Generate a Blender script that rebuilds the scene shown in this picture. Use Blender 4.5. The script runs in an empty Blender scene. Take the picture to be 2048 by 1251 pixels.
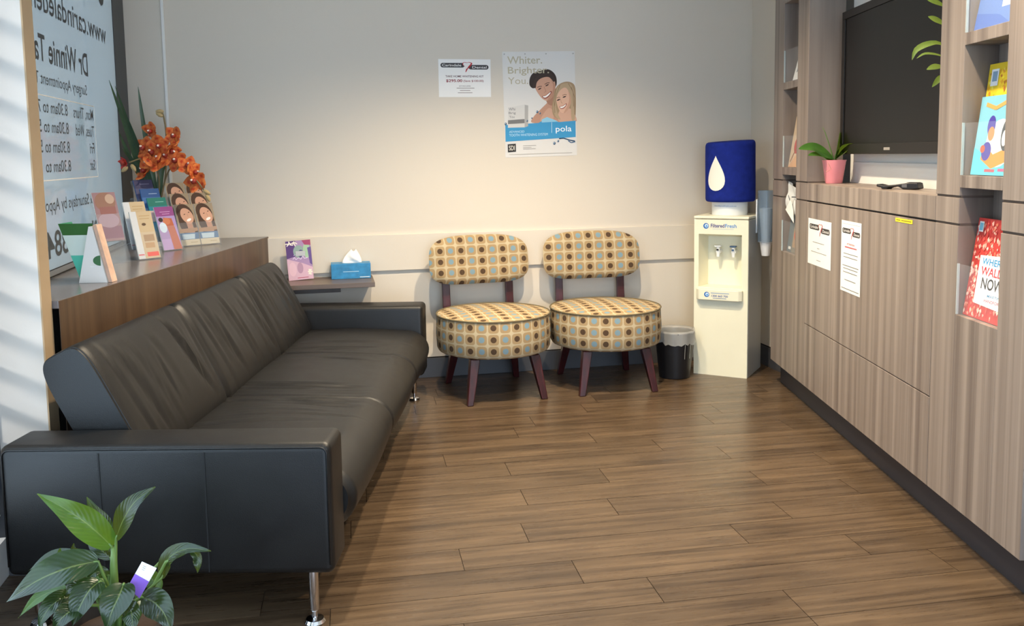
import bpy, math, random
from math import sin, cos, radians, pi, sqrt, atan2
from mathutils import Vector, Matrix

# ---------------------------------------------------------------- camera
sc = bpy.context.scene
COL = sc.collection
FPX, CX, CY = 1794.1, 1024.0, 490.1            # focal length and principal point in photo pixels (2048 x 1251, a cropped 4:3 frame)
PITCH, ROLL, CAMH = radians(5.72), radians(-.85), 1.262
FW = Vector((0, cos(PITCH), -sin(PITCH)))
_r = Vector((1, 0, 0)); _u = _r.cross(FW)
RT = cos(ROLL)*_r + sin(ROLL)*_u
UP = -sin(ROLL)*_r + cos(ROLL)*_u
CAMP = Vector((0, 0, CAMH))
cd = bpy.data.cameras.new('camera'); cam = bpy.data.objects.new('camera', cd); COL.objects.link(cam)
cd.sensor_fit = 'HORIZONTAL'; cd.sensor_width = 36; cd.lens = 36*FPX/2048
cd.shift_x = 0; cd.shift_y = -(625.5-CY)/2048
cd.clip_start = .02
cam.matrix_world = Matrix(((RT.x, UP.x, -FW.x, 0), (RT.y, UP.y, -FW.y, 0), (RT.z, UP.z, -FW.z, CAMH), (0, 0, 0, 1)))
sc.camera = cam

# ---------------------------------------------------------------- world, sun, exposure
vs = sc.view_settings
vs.view_transform = 'Standard'; vs.look = 'None'; vs.gamma = 1; vs.use_curve_mapping = False
vs.exposure = 0.0
w = bpy.data.worlds.new('sky'); sc.world = w; w.use_nodes = True
bg = w.node_tree.nodes['Background']
bg.inputs[0].default_value = (.6, .78, 1, 1); bg.inputs[1].default_value = 7.0
sd = bpy.data.lights.new('sun', 'SUN'); sd.energy = 20.0; sd.angle = radians(9); sd.color = (1, .96, .9)
sun = bpy.data.objects.new('sun', sd); COL.objects.link(sun)
sun.rotation_euler = Vector((.9, .43, -.44)).to_track_quat('-Z', 'Y').to_euler()
sun.location = (-5, 0, 4)

# ---------------------------------------------------------------- photo pixel -> place
def ray(x, y): return (x-CX)/FPX*RT - (y-CY)/FPX*UP + FW
def at_z(x, y, z=0.):                              # on a horizontal plane
    d = ray(x, y); return CAMP + d*((z-CAMH)/d.z)
def at_y(x, y, Y):                                 # at a given distance into the room
    d = ray(x, y); return CAMP + d*(Y/d.y)
ROOM_A = radians(11.67)                            # the room is turned against the fitted joinery
BD = Vector((cos(ROOM_A), sin(ROOM_A), 0)); WD = Vector((-sin(ROOM_A), cos(ROOM_A), 0))
BM = Vector((.214, 5.208, 0))                      # a point at the foot of the back wall
WP = Vector((-1.684, 3.239, 0))                    # a point of the window plane
JP = Vector((1.3965, 3.388, 0)); JA = radians(-.58)
C0 = Vector((-1.998, 4.751, 0))                    # back left corner
def bw(s, d=0, z=0): v = BM + BD*s - WD*d; return Vector((v.x, v.y, z))
def wn(s, d=0, z=0): v = WP + WD*s + BD*d; return Vector((v.x, v.y, z))
def rm(s, t, z=0): v = C0 + BD*s - WD*t; return Vector((v.x, v.y, z))
JD = Vector((-sin(JA), cos(JA), 0)); JN = Vector((cos(JA), sin(JA), 0))
def jn(y, d=0, z=0): v = JP + JD*(y-3.388) + JN*d; return Vector((v.x, v.y, z))

# ---------------------------------------------------------------- materials
def lin(c): return tuple(((v/12.92) if v <= .04045 else ((v+.055)/1.055)**2.4) for v in c)
def hx(h, a=1): return lin(tuple(int(h[i:i+2], 16)/255 for i in (0, 2, 4))) + (a,)
MATS = {}
class NT:
    def __init__(s, name):
        s.m = bpy.data.materials.new(name); s.m.use_nodes = True; s.t = s.m.node_tree; s.p = s.t.nodes['Principled BSDF']; s.out = s.t.nodes['Material Output']
    def n(s, typ, **kw):
        q = s.t.nodes.new(typ)
        for k, v in kw.items():
            if k.startswith('i_'): q.inputs[int(k[2:]) if k[2:].isdigit() else k[2:]].default_value = v
            else: setattr(q, k, v)
        return q
    def l(s, a, b): s.t.links.new(a, b)
    def math(s, op, a, b=None, c=None):
        q = s.t.nodes.new('ShaderNodeMath'); q.operation = op
        for i, v in enumerate((a, b, c)):
            if v is None: continue
            if hasattr(v, 'links'): s.l(v, q.inputs[i])
            else: q.inputs[i].default_value = v
        return q.outputs[0]
    def mix(s, f, a, b):
        q = s.t.nodes.new('ShaderNodeMix'); q.data_type = 'RGBA'
        for sock, v in ((q.inputs[0], f), (q.inputs[6], a), (q.inputs[7], b)):
            if hasattr(v, 'links'): s.l(v, sock)
            else: sock.default_value = v
        return q.outputs[2]
    def coord(s, kind='Object', scale=(1, 1, 1)):
        tc = s.t.nodes.new('ShaderNodeTexCoord'); mp = s.t.nodes.new('ShaderNodeMapping'); mp.inputs['Scale'].default_value = scale
        s.l(tc.outputs[kind], mp.inputs[0]); return mp.outputs[0]
    def noise(s, vec, scale=1, detail=3, rough=.5, dist=0):
        q = s.t.nodes.new('ShaderNodeTexNoise'); q.inputs['Scale'].default_value = scale; q.inputs['Detail'].default_value = detail
        q.inputs['Roughness'].default_value = rough; q.inputs['Distortion'].default_value = dist
        if vec is not None: s.l(vec, q.inputs['Vector'])
        return q.outputs[0]
    def ramp(s, f, lo, hi):
        q = s.t.nodes.new('ShaderNodeMapRange'); q.inputs[1].default_value = lo; q.inputs[2].default_value = hi; s.l(f, q.inputs[0]); return q.outputs[0]
    def bump(s, h, strength, dist=.01):
        q = s.t.nodes.new('ShaderNodeBump'); q.inputs['Strength'].default_value = strength; q.inputs['Distance'].default_value = dist
        s.l(h, q.inputs['Height']); s.l(q.outputs[0], s.p.inputs['Normal'])
    def set(s, **kw):
        for k, v in kw.items():
            k = k.replace('_', ' ')
            if hasattr(v, 'links'): s.l(v, s.p.inputs[k])
            else: s.p.inputs[k].default_value = v
def simple(name, h, rough=.5, metal=0, spec=.5, bump=0, bscale=200, var=0, vscale=6):
    if name in MATS: return MATS[name]
    N = NT(name); c = hx(h) if isinstance(h, str) else h
    N.set(Base_Color=c, Roughness=rough, Metallic=metal); N.p.inputs['Specular IOR Level'].default_value = spec
    if var:
        f = N.noise(N.coord('Object'), vscale, 3)
        N.l(N.mix(N.ramp(f, .3, .7), tuple(v*(1-var) for v in c[:3])+(1,), tuple(min(1, v*(1+var)) for v in c[:3])+(1,)), N.p.inputs['Base Color'])
    if bump: N.bump(N.noise(N.coord('Object'), bscale, 2), bump, .002)
    MATS[name] = N.m; return N.m
def inks(h):                                        # flat print colours
    return simple('ink '+h, h, .55, 0, .3)

def wood(name, c1, c2, scale, fine, rough=.42, spec=.4):
    N = NT(name)
    a = N.noise(N.coord('Object', scale), 1, 2, .5)
    b = N.noise(N.coord('Object', fine), 1, 3, .6)
    f = N.math('ADD', N.math('MULTIPLY', N.ramp(a, .32, .68), .72), N.math('MULTIPLY', N.ramp(b, .3, .7), .28))
    N.set(Base_Color=N.mix(f, hx(c1), hx(c2)), Roughness=rough); N.p.inputs['Specular IOR Level'].default_value = spec
    N.bump(b, .08, .002)
    MATS[name] = N.m; return N.m
JOIN = wood('joinery laminate', '675b54', 'a3958a', (5, 20, .25), (20, 150, 1.2))
JOINX = wood('joinery laminate returns', '675b54', 'a3958a', (20, 5, .25), (150, 20, 1.2))
SILLW = wood('sill laminate', '4d3b2d', '66503c', (10, 22, .6), (40, 150, 2.5), .38)
SHELFW = wood('shelf laminate', '584a40', '6f6056', (2, 30, 30), (6, 150, 150), .35)

def wall_mat(name, h):
    N = NT(name); N.set(Base_Color=hx(h), Roughness=.62); N.p.inputs['Specular IOR Level'].default_value = .3
    N.bump(N.noise(N.coord('Object'), 160, 3, .6), .12, .002); MATS[name] = N.m; return N.m
WALL = wall_mat('painted wall', 'd8cebf')
WHITE = wall_mat('white paint', 'ebe9e4')
CEIL = wall_mat('ceiling paint', 'e6e4de')
SKIRT = simple('charcoal skirting', '4a4a4d', .45)
KICK = simple('charcoal kickboard', '35353b', .4)
BLACKGAP = simple('dark joint', '1d1a18', .8)
GROOVE = simple('shadow gap', '5a4e46', .7)

def floor_mat():
    N = NT('vinyl plank')
    oi = N.n('ShaderNodeObjectInfo')
    tc = N.n('ShaderNodeTexCoord')
    off = N.n('ShaderNodeVectorMath', operation='ADD')
    cmb = N.n('ShaderNodeCombineXYZ')
    N.l(N.math('MULTIPLY', oi.outputs['Random'], 37.), cmb.inputs[0]); N.l(N.math('MULTIPLY', oi.outputs['Random'], 91.), cmb.inputs[1]); N.l(N.math('MULTIPLY', oi.outputs['Random'], 13.), cmb.inputs[2])
    N.l(tc.outputs['Object'], off.inputs[0]); N.l(cmb.outputs[0], off.inputs[1])
    def sc_(v):
        mp = N.n('ShaderNodeMapping'); mp.inputs['Scale'].default_value = v; N.l(off.outputs[0], mp.inputs[0]); return mp.outputs[0]
    g1 = N.noise(sc_((1.3, 34, 1)), 1, 4, .6, .35)
    g2 = N.noise(sc_((7, 130, 1)), 1, 3, .6)
    big = N.noise(sc_((3.5, 9, 1)), 1, 2, .5)
    vo = N.n('ShaderNodeTexVoronoi'); vo.inputs['Scale'].default_value = 1; N.l(sc_((3.2, 13, 1)), vo.inputs['Vector'])
    knot = N.ramp(vo.outputs['Distance'], .17, .05)
    f = N.math('ADD', N.math('MULTIPLY', N.ramp(g1, .36, .66), .5), N.math('ADD', N.math('MULTIPLY', N.ramp(g2, .25, .75), .2), N.math('MULTIPLY', N.ramp(big, .3, .7), .3)))
    base = N.mix(f, hx('31261d'), hx('6b5844'))
    tint = N.mix(oi.outputs['Random'], (.9, .89, .88, 1), (1.06, 1.04, 1.0, 1))
    mul = N.n('ShaderNodeMix', data_type='RGBA', blend_type='MULTIPLY'); mul.inputs[0].default_value = 1
    N.l(base, mul.inputs[6]); N.l(tint, mul.inputs[7])
    col = N.mix(N.math('MULTIPLY', N.math('MULTIPLY', knot, N.ramp(big, .45, .6)), .6), mul.outputs[2], hx('3b2a1c'))
    N.set(Base_Color=col, Roughness=N.math('ADD', .22, N.math('MULTIPLY', g2, .14))); N.p.inputs['Specular IOR Level'].default_value = .45
    N.bump(g2, .1, .002)
    return N.m
PLANK = floor_mat()
JOINT = simple('plank joint', '35291f', .7)

def leather_mat():
    N = NT('black leather'); co = N.coord('Object')
    big = N.noise(co, 9, 4, .6); fine = N.n('ShaderNodeTexVoronoi'); fine.inputs['Scale'].default_value = 420; N.l(co, fine.inputs['Vector'])
    N.set(Base_Color=N.mix(N.ramp(big, .3, .7), hx('100f0f'), hx('171615')), Roughness=N.math('ADD', .36, N.math('MULTIPLY', big, .16)))
    N.p.inputs['Specular IOR Level'].default_value = .42
    N.bump(N.math('ADD', fine.outputs['Distance'], N.math('MULTIPLY', big, 2.5)), .08, .004)
    return N.m
LEATHER = leather_mat()
THREAD = simple('seam thread', '0d0c0c', .7)
CHROME = simple('chrome', 'd9d9dc', .12, 1)
def fabric_mat():
    N = NT('dotted upholstery')
    tc = N.n('ShaderNodeTexCoord'); sp = N.n('ShaderNodeSeparateXYZ'); N.l(tc.outputs['UV'], sp.inputs[0])
    u, v = sp.outputs[0], sp.outputs[1]
    fu = N.math('SUBTRACT', N.math('FRACT', u), .5); fv = N.math('SUBTRACT', N.math('FRACT', v), .5)
    r4 = N.math('ADD', N.math('POWER', N.math('ABSOLUTE', fu), 4.), N.math('POWER', N.math('ABSOLUTE', fv), 4.))
    sq = N.ramp(r4, .047, .034)
    r = N.math('SQRT', N.math('ADD', N.math('MULTIPLY', fu, fu), N.math('MULTIPLY', fv, fv)))
    dot = N.ramp(r, .262, .235)
    par = N.math('FLOORED_MODULO', N.math('FLOOR', u), 2.)
    st = N.math('GREATER_THAN', N.math('SINE', N.math('MULTIPLY', u, 56.)), .75)     # woven stripe in the dots
    dc = N.mix(par, N.mix(N.math('MULTIPLY', st, .55), hx('3f2f25'), hx('7a634c')), N.mix(N.math('MULTIPLY', st, .3), hx('7492a0'), hx('96998a')))
    base = N.mix(sq, hx('bcad8f'), N.mix(N.noise(N.coord('UV'), .8, 1), hx('9a8464'), hx('a88f6a')))
    weave = N.noise(N.coord('UV', (60, 14, 1)), 1, 2)
    col = N.mix(dot, base, dc)
    N.set(Base_Color=N.mix(N.math('MULTIPLY', N.ramp(weave, .35, .7), .14), col, hx('8a7350')), Roughness=.9); N.p.inputs['Specular IOR Level'].default_value = .15
    N.bump(weave, .15, .002)
    return N.m
FABRIC = fabric_mat()
PIPING = simple('piping cord', '6e6248', .9)
MAROON = wood('maroon stained timber', '2a1011', '4a1a1c', (40, 40, 3), (160, 160, 10), .3, .5)
CREAM = simple('cream plastic', 'ece8cf', .38, 0, .5, var=.02)
COOLSIDE = simple('cooler side panel', 'a9a8a2', .4)
NAVY = simple('navy cover fabric', '1d2c80', .92, 0, .1, bump=.5, bscale=420, var=.12, vscale=30)
WPLAST = simple('white plastic', 'eceff0', .35)
def clear_mat(name, tint, rough=.05, alpha=.22, spec=.5):
    N = NT(name); N.set(Base_Color=tint, Roughness=rough, Alpha=alpha); N.p.inputs['Specular IOR Level'].default_value = spec
    MATS[name] = N.m; return N.m
ACRYL = clear_mat('clear acrylic', (.86, .93, 1, 1), .06, .055)
ACRYLE = clear_mat('acrylic edge', (.62, .70, .68, 1), .15, .6)
TUBE = clear_mat('smoky blue plastic', (.2, .29, .4, 1), .12, .5)
LINER = clear_mat('thin bin liner', (.55, .55, .53, 1), .25, .45)
BLACKP = simple('black plastic', '17171a', .4)
PAPER = simple('white paper', 'f2f0ec', .7, 0, .2)
LEAFD = None
def leaf_mat(name, c1, c2, rough=.32, vein=True, trans=.25):
    N = NT(name); f = N.noise(N.coord('Object', (14, 14, 14)), 1, 3)
    col = N.mix(N.ramp(f, .3, .7), hx(c1), hx(c2))
    if vein:
        tc = N.n('ShaderNodeTexCoord'); sp = N.n('ShaderNodeSeparateXYZ'); N.l(tc.outputs['UV'], sp.inputs[0])
        a = N.math('ABSOLUTE', N.math('SUBTRACT', sp.outputs[0], .5))
        ph = N.math('SUBTRACT', N.math('MULTIPLY', sp.outputs[1], 75.), N.math('MULTIPLY', a, 42.))
        wv = N.math('SINE', ph)
        mid = N.ramp(a, .035, .0)
        col = N.mix(N.math('MULTIPLY', mid, .5), col, hx('8fa05c'))
        N.bump(N.math('ADD', wv, N.math('MULTIPLY', mid, -2.)), .14, .0022)
    N.set(Base_Color=col, Roughness=rough); N.p.inputs['Specular IOR Level'].default_value = .55
    tr = N.n('ShaderNodeBsdfTranslucent'); N.l(N.mix(.5, col, hx('a8c030')), tr.inputs[0])
    mx = N.n('ShaderNodeMixShader'); mx.inputs[0].default_value = trans
    N.l(N.p.outputs[0], mx.inputs[1]); N.l(tr.outputs[0], mx.inputs[2]); N.l(mx.outputs[0], N.out.inputs[0])
    MATS[name] = N.m; return N.m
LILY = leaf_mat('peace lily leaf', '152716', '223c20', .22)
LILYY = leaf_mat('young peace lily leaf', '2f5219', '49701f', .3, trans=.35)
STRAP = leaf_mat('strap leaf', '2c4436', '3f5a45', .45, vein=False, trans=.15)
ORCHL = leaf_mat('orchid leaf', '2f5a22', '41702c', .3, vein=False)
BAMBL = leaf_mat('bamboo leaf', '566f2c', '7d9040', .4, vein=False, trans=.15)
STEMG = simple('green stem', '5f7a3a', .5)
STEMB = simple('brown stem', '7a6a48', .6)
def petal_mat():
    N = NT('orange orchid petal'); f = N.noise(N.coord('Object', (40, 40, 40)), 1, 3)
    N.set(Base_Color=N.mix(N.ramp(f, .35, .65), hx('b23a20'), hx('dd8242')), Roughness=.6); N.p.inputs['Specular IOR Level'].default_value = .2
    return N.m
PETAL = petal_mat()
PETALR = simple('red orchid petal', 'c83a30', .6, var=.2, vscale=60)
LIP = simple('orchid lip', '9c2f1e', .5, var=.25, vscale=70)
LIPW = simple('pale orchid column', 'f0dccb', .5)
PINK = simple('pink ceramic', 'f0959c', .35, var=.02)
SOIL = simple('potting soil', '3a2a1e', .95, bump=1, bscale=90)
TERRA = simple('dark plastic pot', '2c2826', .5)
def film_mat():
    N = NT('frosted window film'); c = hx('ccd6da')
    d = N.n('ShaderNodeBsdfDiffuse'); d.inputs[0].default_value = hx('b4bfc4')
    t = N.n('ShaderNodeBsdfTranslucent'); t.inputs[0].default_value = tuple(min(1,v*.52) for v in c[:3])+(1,)
    g = N.n('ShaderNodeBsdfGlossy'); g.inputs[0].default_value = (1, 1, 1, 1); g.inputs['Roughness'].default_value = .04
    m1 = N.n('ShaderNodeMixShader'); m1.inputs[0].default_value = .62; N.l(d.outputs[0], m1.inputs[1]); N.l(t.outputs[0], m1.inputs[2])
    fr = N.n('ShaderNodeFresnel'); fr.inputs[0].default_value = 1.35
    m2 = N.n('ShaderNodeMixShader'); N.l(fr.outputs[0], m2.inputs[0]); N.l(m1.outputs[0], m2.inputs[1]); N.l(g.outputs[0], m2.inputs[2])
    N.l(m2.outputs[0], N.out.inputs[0]); return N.m
FILM = film_mat()
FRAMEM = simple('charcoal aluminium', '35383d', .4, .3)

# ---------------------------------------------------------------- mesh helpers
class MB:
    def __init__(s): s.v = []; s.f = []; s.m = []; s.uv = {}; s.mi = 0
    def add(s, vs, fs, uvs=None):
        o = len(s.v); s.v += [tuple(p) for p in vs]
        for k, f in enumerate(fs):
            if uvs: s.uv[len(s.f)] = uvs[k]
            s.f.append(tuple(i+o for i in f)); s.m.append(s.mi)
        return s
    def box(s, a, b, M=None):
        vs = [Vector((x, y, z)) for z in (a[2], b[2]) for y in (a[1], b[1]) for x in (a[0], b[0])]
        if M: vs = [M @ p for p in vs]
        return s.add(vs, [(0, 2, 3, 1), (4, 5, 7, 6), (0, 1, 5, 4), (2, 6, 7, 3), (0, 4, 6, 2), (1, 3, 7, 5)])
    def prism(s, poly, d0, d1, ax='z'):              # polygon (CCW) extruded along an axis
        n = len(poly)
        def P(p, d): return (p[0], p[1], d) if ax == 'z' else ((p[0], d, p[1]) if ax == 'y' else (d, p[0], p[1]))
        vs = [P(p, d0) for p in poly]+[P(p, d1) for p in poly]
        fs = [tuple(range(n))[::-1], tuple(range(n, 2*n))]+[(i, (i+1) % n, n+(i+1) % n, n+i) for i in range(n)]
        if ax == 'y': fs = [f[::-1] for f in fs]
        return s.add(vs, fs)
    def lathe(s, prof, n=24, c=(0, 0, 0), cap0=True, cap1=True, uvs=None, arc=None):
        vs = []; fs = []; k = len(prof)
        for i in range(n):
            a = 2*pi*i/n
            for r, z in prof: vs.append((c[0]+r*cos(a), c[1]+r*sin(a), c[2]+z))
        U = [] if uvs else None
        for i in range(n):
            j = (i+1) % n
            for q in range(k-1):
                fs.append((i*k+q, j*k+q, j*k+q+1, i*k+q+1))
                if uvs:
                    a0, a1 = 2*pi*i/n, 2*pi*(i+1)/n
                    U.append(uvs(a0, a1, q))
        if cap0: fs.append(tuple(i*k for i in range(n))[::-1]); U is not None and U.append(None)
        if cap1: fs.append(tuple(i*k+k-1 for i in range(n))); U is not None and U.append(None)
        return s.add(vs, fs, U)
    def tube(s, path, r, n=8, cap=True):
        path = [Vector(p) for p in path]; L = len(path); rs = r if isinstance(r, (list, tuple)) else [r]*L
        vs = []; fs = []; t0 = (path[1]-path[0]).normalized(); ref = Vector((0, 0, 1)) if abs(t0.z) < .9 else Vector((1, 0, 0)); x = t0.cross(ref).normalized()
        for i, p in enumerate(path):
            t = (path[min(i+1, L-1)]-path[max(i-1, 0)]).normalized(); x = (x-t*x.dot(t)).normalized(); y = t.cross(x)
            for j in range(n): a = 2*pi*j/n; vs.append(p+(x*cos(a)+y*sin(a))*rs[i])
        for i in range(L-1):
            for j in range(n): k = (j+1) % n; fs.append((i*n+j, i*n+k, (i+1)*n+k, (i+1)*n+j))
        if cap: fs += [tuple(range(n))[::-1], tuple(range((L-1)*n, L*n))]
        return s.add(vs, fs)
    def grid(s, fn, nu, nv, uv=True):
        vs = [fn(i/nu, j/nv) for j in range(nv+1) for i in range(nu+1)]; W = nu+1
        fs = [(j*W+i, j*W+i+1, (j+1)*W+i+1, (j+1)*W+i) for j in range(nv) for i in range(nu)]
        U = [((i/nu, j/nv), ((i+1)/nu, j/nv), ((i+1)/nu, (j+1)/nv), (i/nu, (j+1)/nv)) for j in range(nv) for i in range(nu)] if uv else None
        return s.add(vs, fs, U)
    def build(s, name, mat, parent=None, smooth=False, bevel=0, seg=2, angle=40, loc=None, rot=None, mesh_only=False):
        me = bpy.data.meshes.new(name); me.from_pydata(s.v, [], s.f)
        for q in (mat if isinstance(mat, (list, tuple)) else [mat]): me.materials.append(q)
        if any(s.m): me.polygons.foreach_set('material_index', s.m)
        if s.uv:
            ul = me.uv_layers.new(name='UVMap').data
            for fi, c in s.uv.items():
                if c is None: continue
                for li, q in zip(me.polygons[fi].loop_indices, c): ul[li].uv = q
        if smooth:
            me.polygons.foreach_set('use_smooth', [True]*len(me.polygons))
            if smooth != 'all': me.set_sharp_from_angle(angle=radians(angle))
        me.update()
        if mesh_only: return me
        o = bpy.data.objects.new(name, me); COL.objects.link(o)
        if parent: o.parent = parent
        if loc is not None: o.location = loc
        if rot is not None: o.rotation_euler = rot
        if bevel:
            b = o.modifiers.new('bevel', 'BEVEL'); b.width = bevel; b.segments = seg; b.limit_method = 'ANGLE'; b.angle_limit = radians(35); b.harden_normals = False
        return o
def empty(name, loc=(0, 0, 0), rz=0):
    o = bpy.data.objects.new(name, None); COL.objects.link(o); o.location = loc; o.rotation_euler = (0, 0, rz); o.empty_display_size = .05; return o
def tag(o, label, cat, group=None):
    o['label'] = label; o['category'] = cat
    if group: o['group'] = group
    return o
def struct(o): o['kind'] = 'structure'; return o
def smoothstep(a, b, x): t = max(0, min(1, (x-a)/(b-a))); return t*t*(3-2*t)

# ---------------------------------------------------------------- flat print (lettering, pictures): local x right, z up, -y towards the reader
_TX = {}
def text_mesh(t, bold=0):
    k = (t, bold)
    if k in _TX: return _TX[k]
    cu = bpy.data.curves.new('t', 'FONT'); cu.body = t; cu.size = 1; cu.offset = bold; cu.resolution_u = 3
    ob = bpy.data.objects.new('t', cu); me = ob.to_mesh()
    vs = [(v.co.x, v.co.y) for v in me.vertices]; fs = [tuple(p.vertices) for p in me.polygons]
    ob.to_mesh_clear(); bpy.data.objects.remove(ob); bpy.data.curves.remove(cu)
    _TX[k] = (vs, fs); return vs, fs
class Print:
    def __init__(s, w=1, h=1, off=.0006, step=.00002): s.w = w; s.h = h; s.k = 0; s.off = off; s.step = step; s.mats = []; s.mb = MB()
    def _c(s, c):
        m = inks(c) if isinstance(c, str) else c
        if m not in s.mats: s.mats.append(m)
        s.mb.mi = s.mats.index(m); s.k += 1
        return -(s.off+s.k*s.step)
    def poly(s, pts, c):
        d = s._c(c); pts = [(x*s.w, z*s.h) for x, z in pts]
        A = sum(pts[i][0]*pts[(i+1) % len(pts)][1]-pts[(i+1) % len(pts)][0]*pts[i][1] for i in range(len(pts)))
        if A < 0: pts = pts[::-1]
        s.mb.add([(x, d, z) for x, z in pts], [tuple(range(len(pts)))]); return s
    def blob(s, pts, c, k=5):                          # smooth closed outline
        n = len(pts); out = []
        for i in range(n):
            p0, p1, p2, p3 = pts[i-1], pts[i], pts[(i+1) % n], pts[(i+2) % n]
            for j in range(k):
                f = j/k; out.append(tuple(.5*(2*b+(c_-a)*f+(2*a-5*b+4*c_-d)*f*f+(3*b-a-3*c_+d)*f**3) for a, b, c_, d in zip(p0, p1, p2, p3)))
        return s.poly(out, c)
    def rect(s, x0, z0, x1, z1, c): return s.poly([(x0, z0), (x1, z0), (x1, z1), (x0, z1)], c)
    def ell(s, x, z, rx, rz, c, rot=0, n=20, a0=0, a1=2*pi):
        pts = []
        for i in range(n):
            a = a0+(a1-a0)*i/(n if a1-a0 > 6.2 else n-1); px, pz = rx*s.w*cos(a), rz*s.h*sin(a)
            pts.append((x+(px*cos(rot)-pz*sin(rot))/s.w, z+(px*sin(rot)+pz*cos(rot))/s.h))
        return s.poly(pts, c)
    def pill(s, x0, z0, x1, z1, c):
        r = (z1-z0)/2*s.h/s.w; n = 8; pts = [(x1-r+r*cos(a), (z0+z1)/2+(z1-z0)/2*sin(a)) for a in [(-.5+i/n)*pi for i in range(n+1)]]
        pts += [(x0+r+r*cos(a), (z0+z1)/2+(z1-z0)/2*sin(a)) for a in [(.5+i/n)*pi for i in range(n+1)]]
        return s.poly(pts, c)
    def line(s, pts, wd, c):                          # wd in metres
        for a, b in zip(pts, pts[1:]):
            ax, az, bx_, bz = a[0]*s.w, a[1]*s.h, b[0]*s.w, b[1]*s.h; dx, dz = bx_-ax, bz-az; L = sqrt(dx*dx+dz*dz) or 1; nx, nz = -dz/L*wd/2, dx/L*wd/2
            s.poly([((ax+nx)/s.w, (az+nz)/s.h), ((ax-nx)/s.w, (az-nz)/s.h), ((bx_-nx)/s.w, (bz-nz)/s.h), ((bx_+nx)/s.w, (bz+nz)/s.h)], c)
        return s
    def text(s, t, x0, z0, x1, z1, c, bold=0.0):       # fits the lettering into the box
        vs, fs = text_mesh(t, bold); d = s._c(c)
        a0, a1 = min(v[0] for v in vs), max(v[0] for v in vs); b0, b1 = min(v[1] for v in vs), max(v[1] for v in vs)
        s.mb.add([((x0+(v[0]-a0)/(a1-a0)*(x1-x0))*s.w, d, (z0+(v[1]-b0)/(b1-b0)*(z1-z0))*s.h) for v in vs], fs); return s
    def build(s, name, parent, loc=None, rot=None): return s.mb.build(name, s.mats, parent, loc=loc, rot=rot)
def bars(P, rows, c='8a8684', th=.012):                # lines of print too small to read
    for x0, x1, z in rows: P.rect(x0, z-th/2, x1, z+th/2, c)

# ================================================================ THE ROOM
RW, RT_ = 3.526, 7.3                                 # room width (window plane to right wall) and depth
CH = 2.7
def room_box(name, s0, s1, t0, t1, z0, z1, mat, parent=None):
    a = empty('tmp'); bpy.data.objects.remove(a)
    M = Matrix.Translation(C0) @ Matrix.Rotation(ROOM_A, 4, 'Z')
    mb = MB(); mb.box((s0, -t1, z0), (s1, -t0, z1))
    o = mb.build(name, mat, parent); o.matrix_world = M; return o
fl = struct(room_box('floor', -.12, RW+.12, -.12, RT_+.12, -.12, -.004, JOINT))
struct(room_box('ceiling', -.12, RW+.12, -.12, RT_+.12, CH, CH+.1, CEIL))
struct(room_box('wall_back', -.12, RW+.12, -.12, 0, -.004, CH, WALL))
struct(room_box('wall_right', RW, RW+.12, 0, RT_, -.004, CH, WALL))
# window wall: sill-high wall, window openings, solid remainder towards the camera
T0 = (C0-WP).dot(WD)                                  # window coordinate s = T0 - t
def wall_left():
    M = Matrix.Translation(C0) @ Matrix.Rotation(ROOM_A, 4, 'Z'); mb = MB()
    tw2a, tw2b = T0+.585, T0+.78                      # narrow side light beyond the return wall
    mb.box((-.12, -T0-.5, -.004), (0, 0, .83)); mb.box((-.12, -T0-.5, 2.3), (0, 0, CH))
    mb.box((-.12, -tw2a, -.004), (0, -T0-.5, CH))
    mb.box((-.12, -tw2b, 2.25), (0, -tw2a, CH)); mb.box((-.12, -tw2b, -.004), (0, -tw2a, .12))
    tw3a, tw3b = T0+1.0, T0+2.7
    mb.box((-.12, -tw3a, -.004), (0, -tw2b, CH)); mb.box((-.12, -RT_, -.004), (0, -tw3b, CH)); mb.box((-.12, -tw3b, -.004), (0, -tw3a, .3)); mb.box((-.12, -tw3b, 2.25), (0, -tw3a, CH))
    o = mb.build('wall_left', WHITE); o.matrix_world = M; return o
struct(wall_left())
def wall_near():
    M = Matrix.Translation(C0) @ Matrix.Rotation(ROOM_A, 4, 'Z'); mb = MB()
    mb.box((-.12, -RT_-.12, -.004), (.25, -RT_, CH)); mb.box((RW-.3, -RT_-.12, -.004), (RW+.12, -RT_, CH)); mb.box((.25, -RT_-.12, 2.35), (RW-.3, -RT_, CH))
    o = mb.build('wall_near', WHITE); o.matrix_world = M; return o
struct(wall_near())
# daylight enters through the glazed shopfront behind the camera and the side light: light portals in the openings
def portal(name, loc, direction, sx, sy):
    d = bpy.data.lights.new(name, 'AREA'); d.shape = 'RECTANGLE'; d.size = sx; d.size_y = sy; d.cycles.is_portal = True
    o = bpy.data.objects.new(name, d); COL.objects.link(o); o.location = loc; o.rotation_euler = direction.to_track_quat('-Z', 'Z').to_euler(); return o
portal('shopfront_portal', rm(RW/2, RT_+.05, 1.17), WD, RW-.5, 2.36)

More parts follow.
